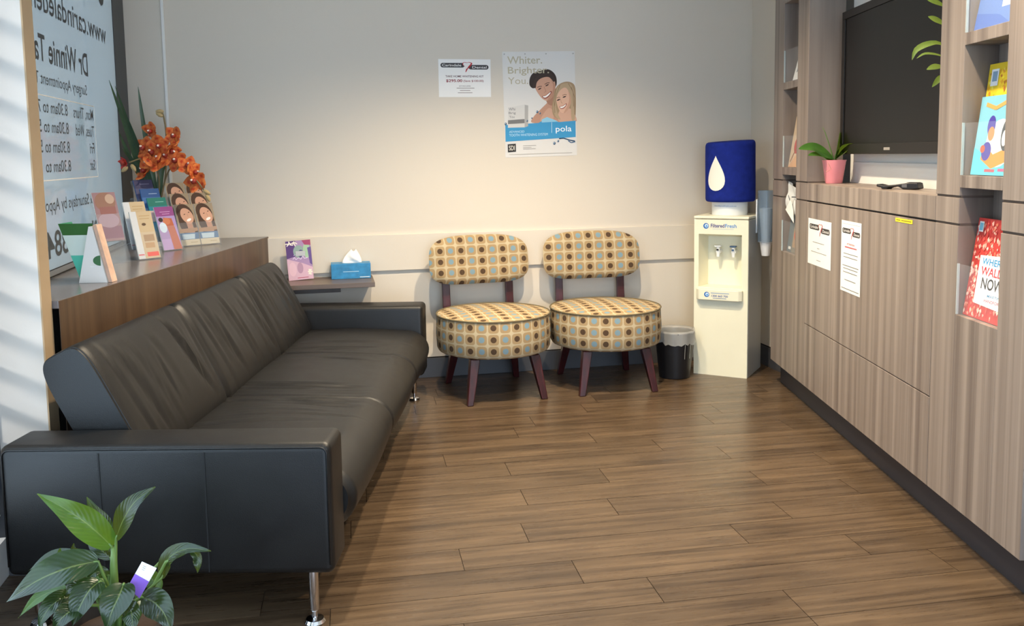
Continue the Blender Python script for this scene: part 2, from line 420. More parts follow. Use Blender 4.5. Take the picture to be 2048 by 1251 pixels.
# floor planks
PA = radians(10.0); PX = Vector((cos(PA), sin(PA), 0)); PY = Vector((-sin(PA), cos(PA), 0)); PO = Vector((0, 3, 0))
def clip(poly, p, n):                                  # keep the side n points away from
    out = []
    for a, b in zip(poly, poly[1:]+poly[:1]):
        da, db = (a-p).dot(n), (b-p).dot(n)
        if da <= 0: out.append(a)
        if (da < 0 < db) or (db < 0 < da): out.append(a+(b-a)*(da/(da-db)))
    return out
def planks():
    PW, PL, g = .1552, .928, .0011
    known = {5: .50, 3: .061, 2: .421, 1: .068, 0: .364, -1: .012, -2: -.221, -3: .1155, -4: .308, -6: .666, -5: .666}
    rnd = random.Random(4); M = Matrix.Translation(PO) @ Matrix.Rotation(PA, 4, 'Z'); full = None; cnt = 0
    lim = [(rm(0, .001), WD), (rm(.001, 0), -BD), (rm(RW-.001, 0), BD)]
    for r in range(-13, 18):
        t1 = -.022+.1552*(r+1); t0 = t1-PW
        s0 = known.get(r, rnd.uniform(0, PL)) % PL - 4*PL
        for k in range(9):
            a, b = s0+k*PL+g, s0+(k+1)*PL-g
            cs = [PO+PX*x+PY*y for x, y in ((a, t0+g), (b, t0+g), (b, t1-g), (a, t1-g))]
            if max(c.y for c in cs) < 1.25 or min(c.x for c in cs) > 1.75: continue
            q = cs
            for p, n in lim: q = clip(q, p, n)
            if len(q) < 3: continue
            mid = sum(cs, Vector())/4
            loc = Vector((mid.x, mid.y, 0))
            if len(q) == 4 and all((x-y).length < 1e-6 for x, y in zip(q, cs)):
                if full is None:
                    mb = MB(); mb.box((-(b-a)/2, -(t1-t0)/2+g, -.0038), ((b-a)/2, (t1-t0)/2-g, 0)); full = mb.build('plank', PLANK, mesh_only=True)
                me = full
            else:
                R = Matrix.Rotation(-PA, 3, 'Z'); pl = [(R @ (c-loc)) for c in q]; pl = [(p.x, p.y) for p in pl]
                A = sum(pl[i][0]*pl[(i+1) % len(pl)][1]-pl[(i+1) % len(pl)][0]*pl[i][1] for i in range(len(pl)))
                if abs(A) < .002: continue
                mb = MB(); mb.prism(pl, -.0038, 0); me = mb.build('plank', PLANK, mesh_only=True)
            o = bpy.data.objects.new('plank', me); COL.objects.link(o); o.parent = fl
            o.matrix_parent_inverse = fl.matrix_world.inverted()
            o.matrix_world = Matrix.Translation(loc) @ Matrix.Rotation(PA, 4, 'Z'); cnt += 1
    mb = MB(); mb.box((0, -RT_, -.0038), (RW, -4.2, -.0002)); o = mb.build('plank_field', PLANK, fl)       # floor behind the camera
    o['kind'] = 'stuff'
bpy.context.view_layer.update()
planks()

# back wall: wide rail, skirting, corner strip
SB0, SB1 = (C0-BM).dot(BD), (rm(RW, 0)-BM).dot(BD)
def bwroot(name, s, z=0, d=0): return empty(name, bw(s, d, z), ROOM_A)
def trim_box(name, s0, s1, z0, z1, th, mat, bevel=0):
    mb = MB(); mb.box((s0, -th, z0), (s1, 0, z1)); o = mb.build(name, mat, None, bevel=bevel, loc=BM, rot=(0, 0, ROOM_A)); return struct(o)
trim_box('trim_1', SB0+.66, SB1-.001, .627, .832, .016, WALL, .003)
trim_box('trim_2', SB0+.185, SB0+.2, .842, CH-.002, .012, WHITE, .002)
trim_box('baseboard_back', SB0+.62, SB1-.012, 0, .113, .012, SKIRT, .002)
trim_box('trim_3', SB0+.62, SB1-.012, .1135, .1185, .006, BLACKGAP)
def nib():
    mb = MB(); mb.box((RW-.012, -.9, 0), (RW, -.012, .113)); o = mb.build('baseboard_right', SKIRT); o.matrix_world = Matrix.Translation(C0) @ Matrix.Rotation(ROOM_A, 4, 'Z'); struct(o)
    mb = MB(); mb.box((RW-.006, -.9, .1135), (RW, -.012, .1185)); o = mb.build('trim_4', BLACKGAP); o.matrix_world = Matrix.Translation(C0) @ Matrix.Rotation(ROOM_A, 4, 'Z'); struct(o)
nib()

# shopfront window with frosted film and reversed lettering
def window_main():
    W = empty('window_1', WP, ROOM_A); struct(W)       # local y = along the glass away from the camera, x = into the room
    S1 = T0; S0 = -.5
    mb = MB(); mb.box((-.008, S0, .866), (-.003, 1.285, 2.3)); p = mb.build('film_pane', FILM, W)
    mb = MB(); mb.box((-.09, 1.285, .842), (-.0005, S1-.001, 2.3)); mb.build('jamb', FRAMEM, W, bevel=.003)
    mb = MB(); mb.box((-.09, S0, .842), (.0, 1.284, .865)); mb.build('bottom_rail', simple('grey rail', '7d8288', .4), W)
    mb = MB(); mb.box((.0002, S0, .8405), (.003, 1.284, .8455)); mb.build('sill_gasket', BLACKGAP, W)
    mb = MB(); mb.box((-.0025, S0, .8655), (-.0005, 1.284, .8685)); mb.build('glazing_gasket', BLACKGAP, W)
    D = '4b5054'
    def row(t, s0, s1, z0, z1, bold=0, c=D):
        P = Print(1, 1, .0, .0); P.text(t, 0, z0, s0-s1, z1, c, bold)
        o = P.build('lettering', W, loc=(-.0022, s0, 0), rot=(0, 0, -pi/2))
    row('www.carindaleden', 1.125, .0, 1.812, 1.906, .008)
    row('Dr Winnie Ta', .745, .0, 1.628, 1.727, .016)
    row('Surgery Appointment Ti', .708, -.02, 1.532, 1.59, .004)
    zz = [1.443, 1.371, 1.297, 1.224]
    days = [('Mon, Thurs', .79, .47), ('Tues, Wed', .79, .49), ('Fri', .778, .70), ('Sat', .775, .69)]; to = '7551'
    for z, (dn, a, b), n in zip(zz, days, to):
        lo = z-.01 if ',' in dn else z
        row(dn, a, b, lo, z+.046, .006); row('8.30am to '+n, .385, -.0, z, z+.046, .006)
    row('s & Saturdays by Appoi', .755, -.0, 1.066, 1.128, .004)
    row('Ph 13 884', .78, .0, .908, 1.008, .014)
    row('C', 1.13, 1.03, 1.985, 2.13, .02)
    for s0, s1, z0, z1 in ((-.1, .815, 1.193, 1.197), (-.1, .815, 1.503, 1.507), (.811, .815, 1.197, 1.503)): mb = MB(); mb.box((-.0024, s0, z0), (-.0018, s1, z1)); mb.build('outline', PAPER, W)
    return W
window_main()
def window_side():
    W = empty('window_2', WP, ROOM_A); struct(W)
    mb = MB(); mb.box((-.15, -.6, .12), (-.001, -.586, 2.25)); mb.build('jamb', FRAMEM, W); mb = MB(); mb.box((-.15, -.779, .12), (-.001, -.765, 2.25)); mb.build('jamb', FRAMEM, W)
    for k in range(17):
        z = .2+k*.118; mb = MB(); mb.box((-.065, -.764, -.002), (.065, -.601, .002)); o = mb.build('slat', WPLAST, W, loc=(-.078, 0, z), rot=(0, radians(8), 0))
    N = NT('added dimming glass'); t = N.n('ShaderNodeBsdfTransparent'); t.inputs[0].default_value = (.36, .36, .36, 1); N.l(t.outputs[0], N.out.inputs[0])
    mb = MB(); mb.box((-.1495, -.764, .121), (-.1445, -.601, 2.249)); mb.build('pane', N.m, W)  # unseen grey pane, added to dim the daylight falling on the return wall
window_side()
def window_near():                                     # the filmed shopfront goes on beside the camera
    W = empty('window_3', WP, ROOM_A); struct(W)
    N = NT('light window film'); d = N.n('ShaderNodeBsdfDiffuse'); d.inputs[0].default_value = hx('b4bfc4'); t = N.n('ShaderNodeBsdfTranslucent'); t.inputs[0].default_value = (.42, .5, .56, 1); m = N.n('ShaderNodeMixShader'); m.inputs[0].default_value = .6
    N.l(d.outputs[0], m.inputs[1]); N.l(t.outputs[0], m.inputs[2]); N.l(m.outputs[0], N.out.inputs[0])
    mb = MB(); mb.add([(-.06, -2.699, .301), (-.06, -1.001, .301), (-.06, -1.001, 2.249), (-.06, -2.699, 2.249)], [(0, 1, 2, 3)]); mb.build('film_pane', N.m, W)
    for y in (-2.699, -1.031): mb = MB(); mb.box((-.1, y, .301), (-.001, y+.03, 2.249)); mb.build('jamb', FRAMEM, W)
window_near()
portal('side_portal', wn(-.68, -.165, 1.2), BD, .2, 2.1)
# return wall between the two windows, with its tan end panel
def return_wall():
    mb = MB(); mb.prism([(-1.565, 2.655), (-1.414, 2.655), (-1.414, 2.712), (-1.576, 2.712)], 0, CH-.001); o = mb.build('wall_return', wall_mat('return wall paint', 'd6d0c8')); struct(o)
    mb = MB(); mb.box((-1.56, 2.645, .0), (-1.409, 2.6548, .16)); struct(mb.build('dark_strip_left', SKIRT))  # thin dark strip added along the foot of the return wall
    mb = MB(); mb.box((-1.4138, 2.655, .001), (-1.409, 2.712, CH-.002)); o2 = mb.build('trim_5', simple('tan edge board', 'b59a78', .5, var=.05), None); struct(o2)
return_wall()

def wall_foot_shade():
    mb = MB(); mb.box((.0005, -RT_+.01, .0), (.012, -T0-.79, .29)); o = mb.build('shade_panel', FRAMEM); o.matrix_world = Matrix.Translation(C0) @ Matrix.Rotation(ROOM_A, 4, 'Z'); struct(o)  # dark panel added so its colour stands for the shade low on this wall
wall_foot_shade()
# window sill
SILLZ = .84
def sill():
    a, b = Vector((-1.332, 4.886)), Vector((-1.391, 2.716))
    r = empty('window_sill', (0, 0, 0)); tag(r, 'deep brown wood-grain window ledge behind the black sofa', 'ledge')
    back = lambda y: WP.x - .2065*(y-WP.y)
    A = Vector((a.x, BM.y+(a.x-BM.x)*.2065-.001)); cor = Vector((C0.x+.002, C0.y-.002))
    poly = [(b.x, b.y), (A.x, A.y), (cor.x, cor.y), (back(2.716)+.001, 2.716)]
    mb = MB(); mb.prism(poly, .815, SILLZ); mb.build('ledge_top', simple('ledge top laminate', '6b6666', .22, var=.06, vscale=3), r, bevel=.002)
    mb = MB(); q = [(b.x+.001, b.y+.002), (A.x+.001, A.y-.002), (A.x-.0004, A.y-.002), (b.x-.0004, b.y+.002)]; mb.prism(q, .0, .8385); mb.build('front_panel', SILLW, r)
sill()

# ================================================================ ceiling downlights (real lamps above the picture)
def downlight(p, energy, size=95, label=''):
    r = empty('downlight', (p[0], p[1], CH)); tag(r, label, 'light', 'recessed ceiling downlights')
    mb = MB(); mb.lathe([(.045, -.004), (.06, -.004), (.062, -.001), (.045, -.001)], 24, cap0=False, cap1=False); mb.build('trim_ring', WPLAST, r, smooth=True)
    N = NT('lamp lens'); N.set(Emission_Color=(1, .82, .58, 1), Emission_Strength=6.)
    mb = MB(); mb.lathe([(.0, -.0022), (.045, -.0022)], 24, cap0=False, cap1=False); mb.build('lens', N.m, r)
    d = bpy.data.lights.new('lamp', 'SPOT'); d.energy = energy; d.color = (1, .83, .6); d.spot_size = radians(size); d.spot_blend = 1.0; d.shadow_soft_size = .035
    o = bpy.data.objects.new('lamp', d); COL.objects.link(o); o.parent = r; o.location = (0, 0, -.03)
DL = [(.45, 3.75), (-.3, 3.6), (.85, 2.35), (-.35, 1.4), (.6, -.4)]
for i, p in enumerate(DL): downlight(p, (330, 225, 230, 20, 20)[i], 122, ['round recessed ceiling light above the dotted chairs and cooler', 'round recessed ceiling light above the sofa', 'round recessed ceiling light above the magazine tower', 'round recessed ceiling light above the open floor', 'round recessed ceiling light behind the camera'][i])

# ================================================================ FITTED JOINERY along the right (local x = depth into the wall, y = along, z up)
def jroot(name): return empty(name, JP, JA)
JY = lambda y: y-3.388
Z_KICK, Z_CUT, Z_G1, Z_G2, GAP = .13, .436, 1.026, 1.113, .0036
JTOP = 2.45
def rw_depth(y):                                       # depth from joinery front to the right wall
    p = jn(y); q = rm(RW, 0); return (q-p).dot(BD)/JN.dot(BD)
def tower(ylo, yhi, n0, n1, label):
    r = tag(jroot('magazine_tower'), label, 'cabinet', None)
    ND = .105                                          # niche depth
    dep = min(rw_depth(ylo), rw_depth(yhi))-.003
    dep = min(dep, .2)
    def bx(name, d0, d1, y0, y1, z0, z1, mat=JOIN, bev=.0012):
        mb = MB(); mb.box((d0, JY(y0), z0), (d1, JY(y1), z1)); return mb.build(name, mat, r, bevel=bev)
    # stiles in three heights with shadow gaps between
    for a, b in ((ylo, n0), (n1, yhi)):
        for z0, z1 in ((Z_KICK, Z_G1-GAP), (Z_G1+GAP, Z_G2-GAP), (Z_G2+GAP, JTOP)):
            bx('stile', 0, dep, a+.0005, b-.0005, z0, z1)
        bx('shadow_gap', .0045, dep-.001, a+.001, b-.001, Z_G1-GAP, Z_G1+GAP, GROOVE, 0); bx('shadow_gap', .0045, dep-.001, a+.001, b-.001, Z_G2-GAP, Z_G2+GAP, GROOVE, 0)
    bx('front_panel', 0, dep, n0, n1, Z_KICK, .745)
    for z0, z1 in ((1.142, 1.18), (1.575, 1.612), (2.009, 2.046)): bx('shelf', 0, ND, n0, n1, z0, z1)
    bx('top_panel', 0, dep, n0, n1, 2.40, JTOP)
    bx('niche_back', ND, dep, n0, n1, .7455, 2.3995)
    for z0 in (.745, 1.18, 1.612):                     # clear retainers
        mb = MB(); mb.box((.002, JY(n0)+.001, z0+.001), (.006, JY(n1)-.001, z0+.16)); p = mb.build('acrylic_retainer', ACRYL, r)
        mb = MB(); mb.box((-.0005, JY(n1)-.005, z0+.001), (.0065, JY(n1)-.0005, z0+.161)); mb.build('retainer_edge', ACRYLE, p)
    return r
tower(4.272, 4.842, 4.441, 4.672, 'tall wood-grain magazine tower beside the water cooler')
tower(2.372, 2.940, 2.535, 2.782, 'tall wood-grain magazine tower nearest the camera holding picture books')
def low_cabinet():
    r = tag(jroot('low_cabinet'), 'low wood-grain cabinet with ledge under the television', 'cabinet')
    y0, y1 = 2.941, 4.2715
    dm = min(rw_depth(y0), rw_depth(y1))-.003
    def bx(name, d0, d1, a, b, z0, z1, mat=JOIN, bev=.0012):
        mb = MB(); mb.box((d0, JY(a), z0), (d1, JY(b), z1)); return mb.build(name, mat, r, bevel=bev)
    bx('lower_panel', 0, .018, y0+.002, y1-.002, Z_KICK, Z_CUT-.002)
    bx('door', 0, .018, y0+.002, y1-.002, Z_CUT+.002, Z_G1-GAP)
    bx('fascia', -.0006, .018, y0, y1, Z_G1+GAP, 1.1095)
    bx('carcass', .0185, .05, y0, y1, Z_KICK, 1.0935, GROOVE, 0)
    # ledge top reaches back to the slanting wall
    poly = [(.0185, JY(y0)), (.222, JY(y0)), (.222, JY(y1)), (.0185, JY(y1))]
    mb = MB(); mb.prism(poly, 1.0942, 1.110); mb.build('ledge', JOINX, r, bevel=.0012)
    return r
low_cabinet()
def plinth():
    r = jroot('plinth'); mb = MB(); mb.box((.056, JY(2.43), 0), (.075, JY(4.84), Z_KICK-.0005))
    o = mb.build('kickboard', KICK, r); tag(r, 'charcoal recessed kickboard under the wood-grain cabinets', 'kickboard')
plinth()
# television on the wall bracket
def tv():
    r = empty('television', jn(3.66, .135, 1.245), JA-pi/2); tag(r, 'black flat-screen television on the wall between the magazine towers', 'television')
    W, H = 1.08, .645
    mb = MB(); mb.box((-W/2, 0, 0), (W/2, .04, H)); mb.build('body', simple('tv shell', '201e1d', .35), r, bevel=.006)
    mb = MB()
    for a, b in (((-W/2, -.008, 0), (W/2, -.0002, .045)), ((-W/2, -.008, H-.035), (W/2, -.0002, H)), ((-W/2, -.008, .0452), (-W/2+.035, -.0002, H-.0352)), ((W/2-.035, -.008, .0452), (W/2, -.0002, H-.0352))): mb.box(a, b)
    mb.build('bezel', simple('tv bezel', '1f1c1a', .4, 0, .3), r, bevel=.002)
    mb = MB(); mb.box((-W/2+.036, -.003, .046), (W/2-.036, -.0004, H-.036)); mb.build('screen', simple('tv screen', '12100e', .3, 0, .25), r)
    mb = MB(); mb.box((-.03, -.0088, .016), (.03, -.0082, .027)); mb.build('badge', simple('tv badge', '9a948c', .4), r)
    mb = MB(); mb.box((-.2, .0405, .1), (.2, .069, .5)); mb.build('wall_bracket', BLACKP, r)
tv()
def trunking():
    mb = MB(); mb.box((.205, JY(2.9415), 1.1105), (.222, JY(4.2705), 2.4)); o = mb.build('back_panel', WHITE, None, loc=JP, rot=(0, 0, JA)); tag(o, 'white panel on the wall behind the television', 'panel')
    mb = MB(); mb.box((.195, JY(2.945), 1.195), (.2045, JY(4.2), 1.207)); o = mb.build('cable_cover', WHITE, None, loc=JP, rot=(0, 0, JA)); tag(o, 'thin white cable cover on the wall under the television', 'cable cover')
trunking()

# papers on the cabinet door
def dental_logo(P, x0, x1, zc, h):
    w_ = x1-x0
    P.pill(x0, zc-h*.05, x0+w_*.5, zc+h*.55, '3c3a3b'); P.pill(x0+w_*.58, zc-h*.3, x1, zc+h*.3, '3c3a3b')
    P.text('Carindale', x0+w_*.03, zc+h*.1, x0+w_*.43, zc+h*.42, 'e9e6e2', .01); P.text('Dental', x0+w_*.66, zc-h*.17, x0+w_*.96, zc+h*.15, 'e9e6e2', .01)
    T = [(.46, .55), (.50, .68), (.55, .62), (.60, .68), (.66, .5), (.62, .1), (.565, -.25), (.53, -.62), (.515, -.62), (.53, -.2), (.50, .1), (.46, .3)]
    P.blob([(x0+w_*a, zc+h*b) for a, b in T], 'b3202a')
    T2 = [(.475, .52), (.50, .62), (.55, .56), (.59, .62), (.63, .48), (.58, .12), (.55, -.18), (.53, -.18), (.505, .1), (.475, .3)]
    P.blob([(x0+w_*a, zc+h*b) for a, b in T2], 'ebe7e3')
def sheet(name, loc, rz, W, H, label, cat='notice', curl=0.0, mat=PAPER, tilt=0):
    r = empty(name, loc, rz); r.rotation_euler = (0, tilt, rz); tag(r, label, cat)
    mb = MB(); n = 10
    mb.grid(lambda u, v: (u*W, -.0004-curl*(1-v)**2, v*H), 6, n, uv=False); mb.grid(lambda u, v: (u*W, -curl*(1-v)**2, (1-v)*H if 0 else v*H), 6, n, uv=False)
    mb.build('paper', mat, r); return r
r = sheet('notice', jn(4.232, -.0008, .735), JA-pi/2, .297*1.06, .213, 'white landscape notice taped to the cabinet door beside the magazine tower', tilt=radians(0))
P = Print(.297*1.06, .213, .0008); dental_logo(P, .06, .94, .78, .2)
bars(P, [(.22, .72, .5), (.42, .52, .38), (.15, .82, .29), (.4, .58, .12)], '9b9794', .014); P.build('print', r)
r = sheet('notice', jn(3.793, -.0008, .672), JA-pi/2, .222, .298, 'white portrait notice with red heading on the cabinet door', tilt=0)
P = Print(.222, .298, .0008); P.rect(.06, .955, .94, .958, '8a8684'); dental_logo(P, .05, .95, .83, .12); P.text('ATTENTION', .3, .665, .68, .69, 'b02a34', .01); P.rect(.2, .624, .8, .641, 'c4626a')
bars(P, [(.14, .86, .54), (.14, .84, .49), (.1, .9, .37), (.14, .86, .33), (.14, .84, .28), (.22, .78, .17), (.06, .94, .045)], '7d7a78', .009); P.build('print', r)
r = sheet('sticker', jn(3.25, -.0006, 1.003), JA-pi/2, .142, .014, 'small yellow sticker strip on the cabinet door', 'sticker', mat=simple('yellow sticker', 'f2dc2e', .5))
P = Print(.142, .014, .0006); bars(P, [(.06, .3, .5), (.36, .94, .5)], '8a7a20', .22); P.build('print', r)

# picture books and magazines in the tower niches
def book(name, y, z, W, H, th, label, cat='book', d=.045, lean=12, page='e9e4da', cover='ffffff', yaw=0):
    r = empty(name, jn(y, d, z), JA-pi/2+yaw); r.rotation_euler = (radians(-lean), 0, JA-pi/2+yaw); tag(r, label, cat)
    mb = MB(); mb.box((.002, .0012, .002), (W-.002, th-.0012, H-.002)); mb.build('pages', simple('pages '+page, page, .8), r)
    mb = MB(); mb.box((0, 0, 0), (W, .001, H)); mb.box((0, th-.001, 0), (W, th, H)); mb.box((0, .001, 0), (.0015, th-.001, H)); mb.build('cover', inks(cover), r)
    return r
def speckle(P, n, cols, seed, sx=.03, sz=.03):
    q = random.Random(seed)
    for i in range(n):
        x, z = q.uniform(.02, .96), q.uniform(.02, .96); a = q.uniform(.3, 1)*sx; b = q.uniform(.3, 1)*sz
        P.poly([(min(.99, x+a), z), (x+a*.3, min(.99, z+b)), (max(.01, x-a), z+b*.2), (x, max(.01, z-b))], q.choice(cols))
n0R = 2.535; n1R = 2.782
r = book('picture_book', n1R-.004, .747, .225, .305, .006, 'red crowded picture book with a white title board in the lowest niche', cover='c8443f', d=.02, lean=8)
P = Print(.225, .305, .0004, .000003); speckle(P, 420, ['e0685c', 'c8403c', 'f0a090', 'f6d8c8', 'd4504a', 'e88468', 'c03a3a', 'f4c4b4'], 2, .04, .035)
P.rect(.05, .86, .17, .965, 'f2f2f0').rect(.065, .875, .155, .95, '7fc0dc'); P.poly([(.24, .15), (.92, .13), (.99, .66), (.22, .63)], 'f4f3f1')
P.text("WHERE'S", .29, .545, .95, .615, '2f8fc4', .02).text('WALLY', .3, .44, .93, .525, 'cc2a35', .02).text('NOW?', .36, .305, .95, .42, '222226', .02)
P.text('MARTIN', .56, .235, .88, .265, '3b8bb8', .01).text('HANDFORD', .5, .185, .93, .215, 'a5355e', .01); P.build('print', r)
r = book('picture_book', n1R-.006, 1.182, .23, .335, .008, 'yellow crowded picture book standing at the back of the middle niche', cover='e8c832', d=.042, lean=6)
P = Print(.23, .335, .0004, .000003); speckle(P, 200, ['f2dd3c', 'd9a32a', 'c98a2c', 'f4e87a', 'b5702a', 'e0b93a', 'f0cf2e'], 5, .04, .03)
P.rect(.08, .8, .26, .95, 'f0f2f4').rect(.11, .84, .23, .93, '8aa8c0'); P.poly([(.3, .35), (.98, .4), (.98, .6), (.3, .56)], 'eef2f4'); P.text("WHERE'S", .4, .47, .96, .54, '2f8fc4', .01); P.build('print', r)
r = book('picture_book', n1R-.03, 1.183, .225, .235, .006, 'light blue picture book at the front of the middle niche', cover='7fbccc', d=.016, lean=7)
P = Print(.225, .235, .0004, .00002)
P.poly([(0, 0), (1, 0), (1, .3), (.5, .2), (0, .35)], '5cc4d8'); P.ell(.62, .4, .34, .3, 'eef2ee'); P.poly([(.2, .2), (.5, .08), (.95, .2), (.9, .36), (.5, .26), (.25, .4)], 'e8953a')
P.ell(.36, .62, .1, .13, '4a3f9e').ell(.38, .52, .08, .09, 'c98a58').ell(.32, .3, .12, .12, '4a3f9e').ell(.22, .33, .06, .05, 'c25a30').ell(.75, .5, .12, .2, '3a3d40').ell(.72, .46, .06, .1, 'f0f0ec').ell(.8, .8, .12, .05, 'e6b85a')
P.line([(.15, .9), (.4, .84), (.7, .92), (.95, .86)], .012, 'dda05a'); P.rect(.35, .04, .6, .075, 'c25a66').rect(.68, .05, .95, .085, 'c25a8a'); P.build('print', r)
r = book('picture_book', n1R-.012, 1.614, .225, .33, .006, 'blue covered book in the top niche of the near magazine tower', cover='5f7fbe', d=.02, lean=10)
P = Print(.225, .33, .0004, .00002); P.poly([(.1, .3), (.95, .5), (.95, .8), (.1, .62)], '8fa8d8').poly([(.1, .55), (.95, .75), (.95, .92), (.1, .8)], 'b9cbe8').rect(.62, .16, 1, .22, 'f2f4f6').poly([(0, 0), (.9, 0), (.6, .1), (0, .16)], '4a6ab5'); P.build('print', r)
n1L = 4.672
r = book('magazine', n1L-.03, .747, .205, .275, .006, 'magazine with red and brown cover in the lowest niche by the cooler', 'magazine', cover='7f7a70', d=.02, lean=7)
P = Print(.205, .275, .0004, .00002); P.rect(0, 0, .35, 1, '5f6a70').rect(.4, .1, .8, .95, 'a58a70').ell(.6, .35, .16, .12, 'c4452f').ell(.55, .72, .12, .14, 'b5785a').rect(.85, 0, 1, 1, '9aa58f').rect(.1, .05, .3, .1, 'd9d9d4'); P.build('print', r)
r = empty('newspaper', jn(n1L-.02, .035, .93), JA-pi/2); r.rotation_euler = (radians(-6), 0, JA-pi/2); tag(r, 'folded grey and white newspaper drooping over the lowest niche', 'newspaper')
mb = MB(); mb.grid(lambda u, v: (.2*u, -.012-.012*abs(sin(v*pi*1.5))-.008*sin(u*9+v*3), .0+.155*v+.02*(1-u)-.02*v*u), 8, 8, uv=False); mb.build('sheet', simple('newsprint', 'd3d5d4', .8, var=.05, vscale=20), r, smooth='all')
mb = MB(); mb.add([(.03, -.034, .03), (.19, -.032, -.03), (.16, -.032, .03), (.10, -.034, .09)], [(0, 1, 2, 3)]); mb.build('folded_flap', PAPER, r)
P = Print(.2, .14, .031, .0002); P.line([(.2, .75), (.5, .45)], .007, '4a4f55').line([(.5, .7), (.9, .72)], .006, '5a5f65').line([(.45, .45), (.6, .2)], .006, '70757a'); P.build('print', r)
r = book('magazine', n1L-.03, 1.182, .205, .26, .006, 'magazine with yellow and red cover in the middle niche by the cooler', 'magazine', cover='c9b49a', d=.02, lean=9)
P = Print(.205, .26, .0004, .00002); P.rect(.5, .6, 1, 1, 'e8cf2e').ell(.45, .42, .22, .16, 'b5423c').ell(.75, .45, .2, .14, 'e0d4c4').poly([(0, 0), (1, 0), (1, .3), (.5, .25)], 'cfa27a').line([(.1, .1), (.6, .5)], .01, '8a5a3a'); P.build('print', r)
r = book('leaflet', n1L-.09, 1.614, .15, .2, .004, 'crumpled white leaflet in the top niche by the cooler', 'leaflet', cover='e6e6e4', d=.018, lean=14)
P = Print(.15, .2, .0004, .00002); P.poly([(.2, .2), (.9, .3), (.7, .6), (.3, .5)], '8a9098').poly([(.5, .1), (1, .2), (1, .4)], 'f4f4f2'); P.build('print', r)

# orchid in a pink pot, remote control, bamboo behind the near tower (all on the ledge)
def blade(root, pts, width, mat, name='leaf', fold=.25, up=None, prof=None, nu=6, nv=16, wave=0, seed=0):
    """a leaf along pts (Vectors), width in metres, folded along its midrib"""
    o = root.location; P = [Vector(p) for p in pts]; q = random.Random(seed)
    def cat(t):
        n = len(P)-1; x = min(t*n, n-1e-6); i = int(x); f = x-i; p0 = P[max(i-1, 0)]; p1 = P[i]; p2 = P[i+1]; p3 = P[min(i+2, n)]
        return .5*((2*p1)+(p2-p0)*f+(2*p0-5*p1+4*p2-p3)*f*f+(3*p1-p0-3*p2+p3)*f*f*f)
    up = Vector(up) if up else Vector((0, -.6, .8))
    prof = prof or (lambda t: max(.02, sin(pi*min(1, t**.8))**.85 if t < 1 else .02))
    ph = q.uniform(0, 6)
    def fn(u, v):
        c = cat(v); t = (cat(min(1, v+.02))-cat(max(0, v-.02))).normalized(); side = t.cross(up); side = side.normalized() if side.length > 1e-4 else Vector((1, 0, 0)); nn = side.cross(t).normalized()
        a = (u-.5)*2; wd = width/2*prof(v)
        return c+side*(a*wd)+nn*(abs(a)*wd*fold+wave*sin(v*11+a*2+ph)*abs(a))-o
    mb = MB(); mb.grid(fn, nu, nv); return mb.build(name, mat, root, smooth='all')
def pot_orchid():
    b = jn(4.185, .098, 1.1105); r = empty('potted_orchid', b); tag(r, 'small green orchid in a pink pot on the cabinet ledge', 'plant')
    mb = MB(); mb.lathe([(.036, 0), (.038, .003), (.052, .098), (.055, .108), (.049, .108), (.047, .095)], 28, cap1=False); mb.build('pot', PINK, r, smooth=True)
    mb = MB(); mb.lathe([(.0, .096), (.0475, .094)], 20, cap0=False, cap1=False); mb.build('bark', SOIL, r)
    c = b+Vector((0, 0, .11)); Y = b.y
    def L(tip, mid, w_, mat=ORCHL, up=(0, -.7, .7)): blade(r, [c-Vector((0, 0, .015)), at_y(mid[0], mid[1], Y), at_y(tip[0], tip[1], Y)], w_, mat, up=up, fold=.3)
    L((1597, 298), (1630, 297), .06); L((1680, 262), (1674, 292), .06, up=(1, -.6, .2)); 
    blade(r, [c, at_y(1700, 302, Y-.07), at_y(1726, 299, Y-.16)], .055, ORCHL, up=(0, -.6, .8), fold=.3)
    blade(r, [c, at_y(1690, 294, Y-.06), at_y(1712, 286, Y-.15)], .05, ORCHL, up=(0, -.6, .8), fold=.3)
    blade(r, [c, at_y(1635, 310, Y-.02), at_y(1616, 311, Y-.03)], .04, ORCHL, up=(0, -.5, .8), fold=.3)
    mb = MB(); mb.tube([c-b-Vector((0, 0, .012)), at_y(1663, 305, Y)-b, at_y(1657, 285, Y)-b, at_y(1650, 264, Y)-b, at_y(1645, 254, Y)-b], [.003, .003, .0025, .002, .001], 6); mb.build('flower_spike', STEMG, r, smooth='all')
    mb = MB(); f = lambda x, y: Vector(at_y(x, y, Y-.056))-b
    mb.tube([f(1655, 324), f(1659, 331), f(1662, 338), f(1656, 342), f(1651, 343)], .0016, 5); mb.build('air_root', simple('air root', 'c98a80', .6), r, smooth='all')
pot_orchid()
def remote():
    r = empty('remote_control', jn(3.4, .055, 1.1105), 0); tag(r, 'curved black handset lying on the ledge under the television', 'remote')
    # side outline, laid along the ledge
    o = [(0, .02), (.03, .014), (.075, .018), (.13, .026), (.165, .026), (.17, .004), (.15, .0), (.11, .0), (.085, .012), (.05, .006), (.04, .0), (.022, .0), (.018, .006), (0, .009)]
    mb = MB(); mb.prism(o[::-1], -.022, .022, 'y'); ob = mb.build('body', BLACKP, r, bevel=.004, seg=2)
    mb = MB(); mb.box((.12, -.016, .0262), (.16, .016, .0275)); mb.build('keypad', simple('keypad', '2c2c30', .6), r)
    mb = MB(); mb.box((.105, -.0228, .008), (.125, -.0222, .02)); mb.build('logo_patch', simple('remote patch', '5a5a5e', .5), r)
    r.rotation_euler = (0, 0, JA-radians(52)); r.location = jn(3.52, .045, 1.1105)
remote()
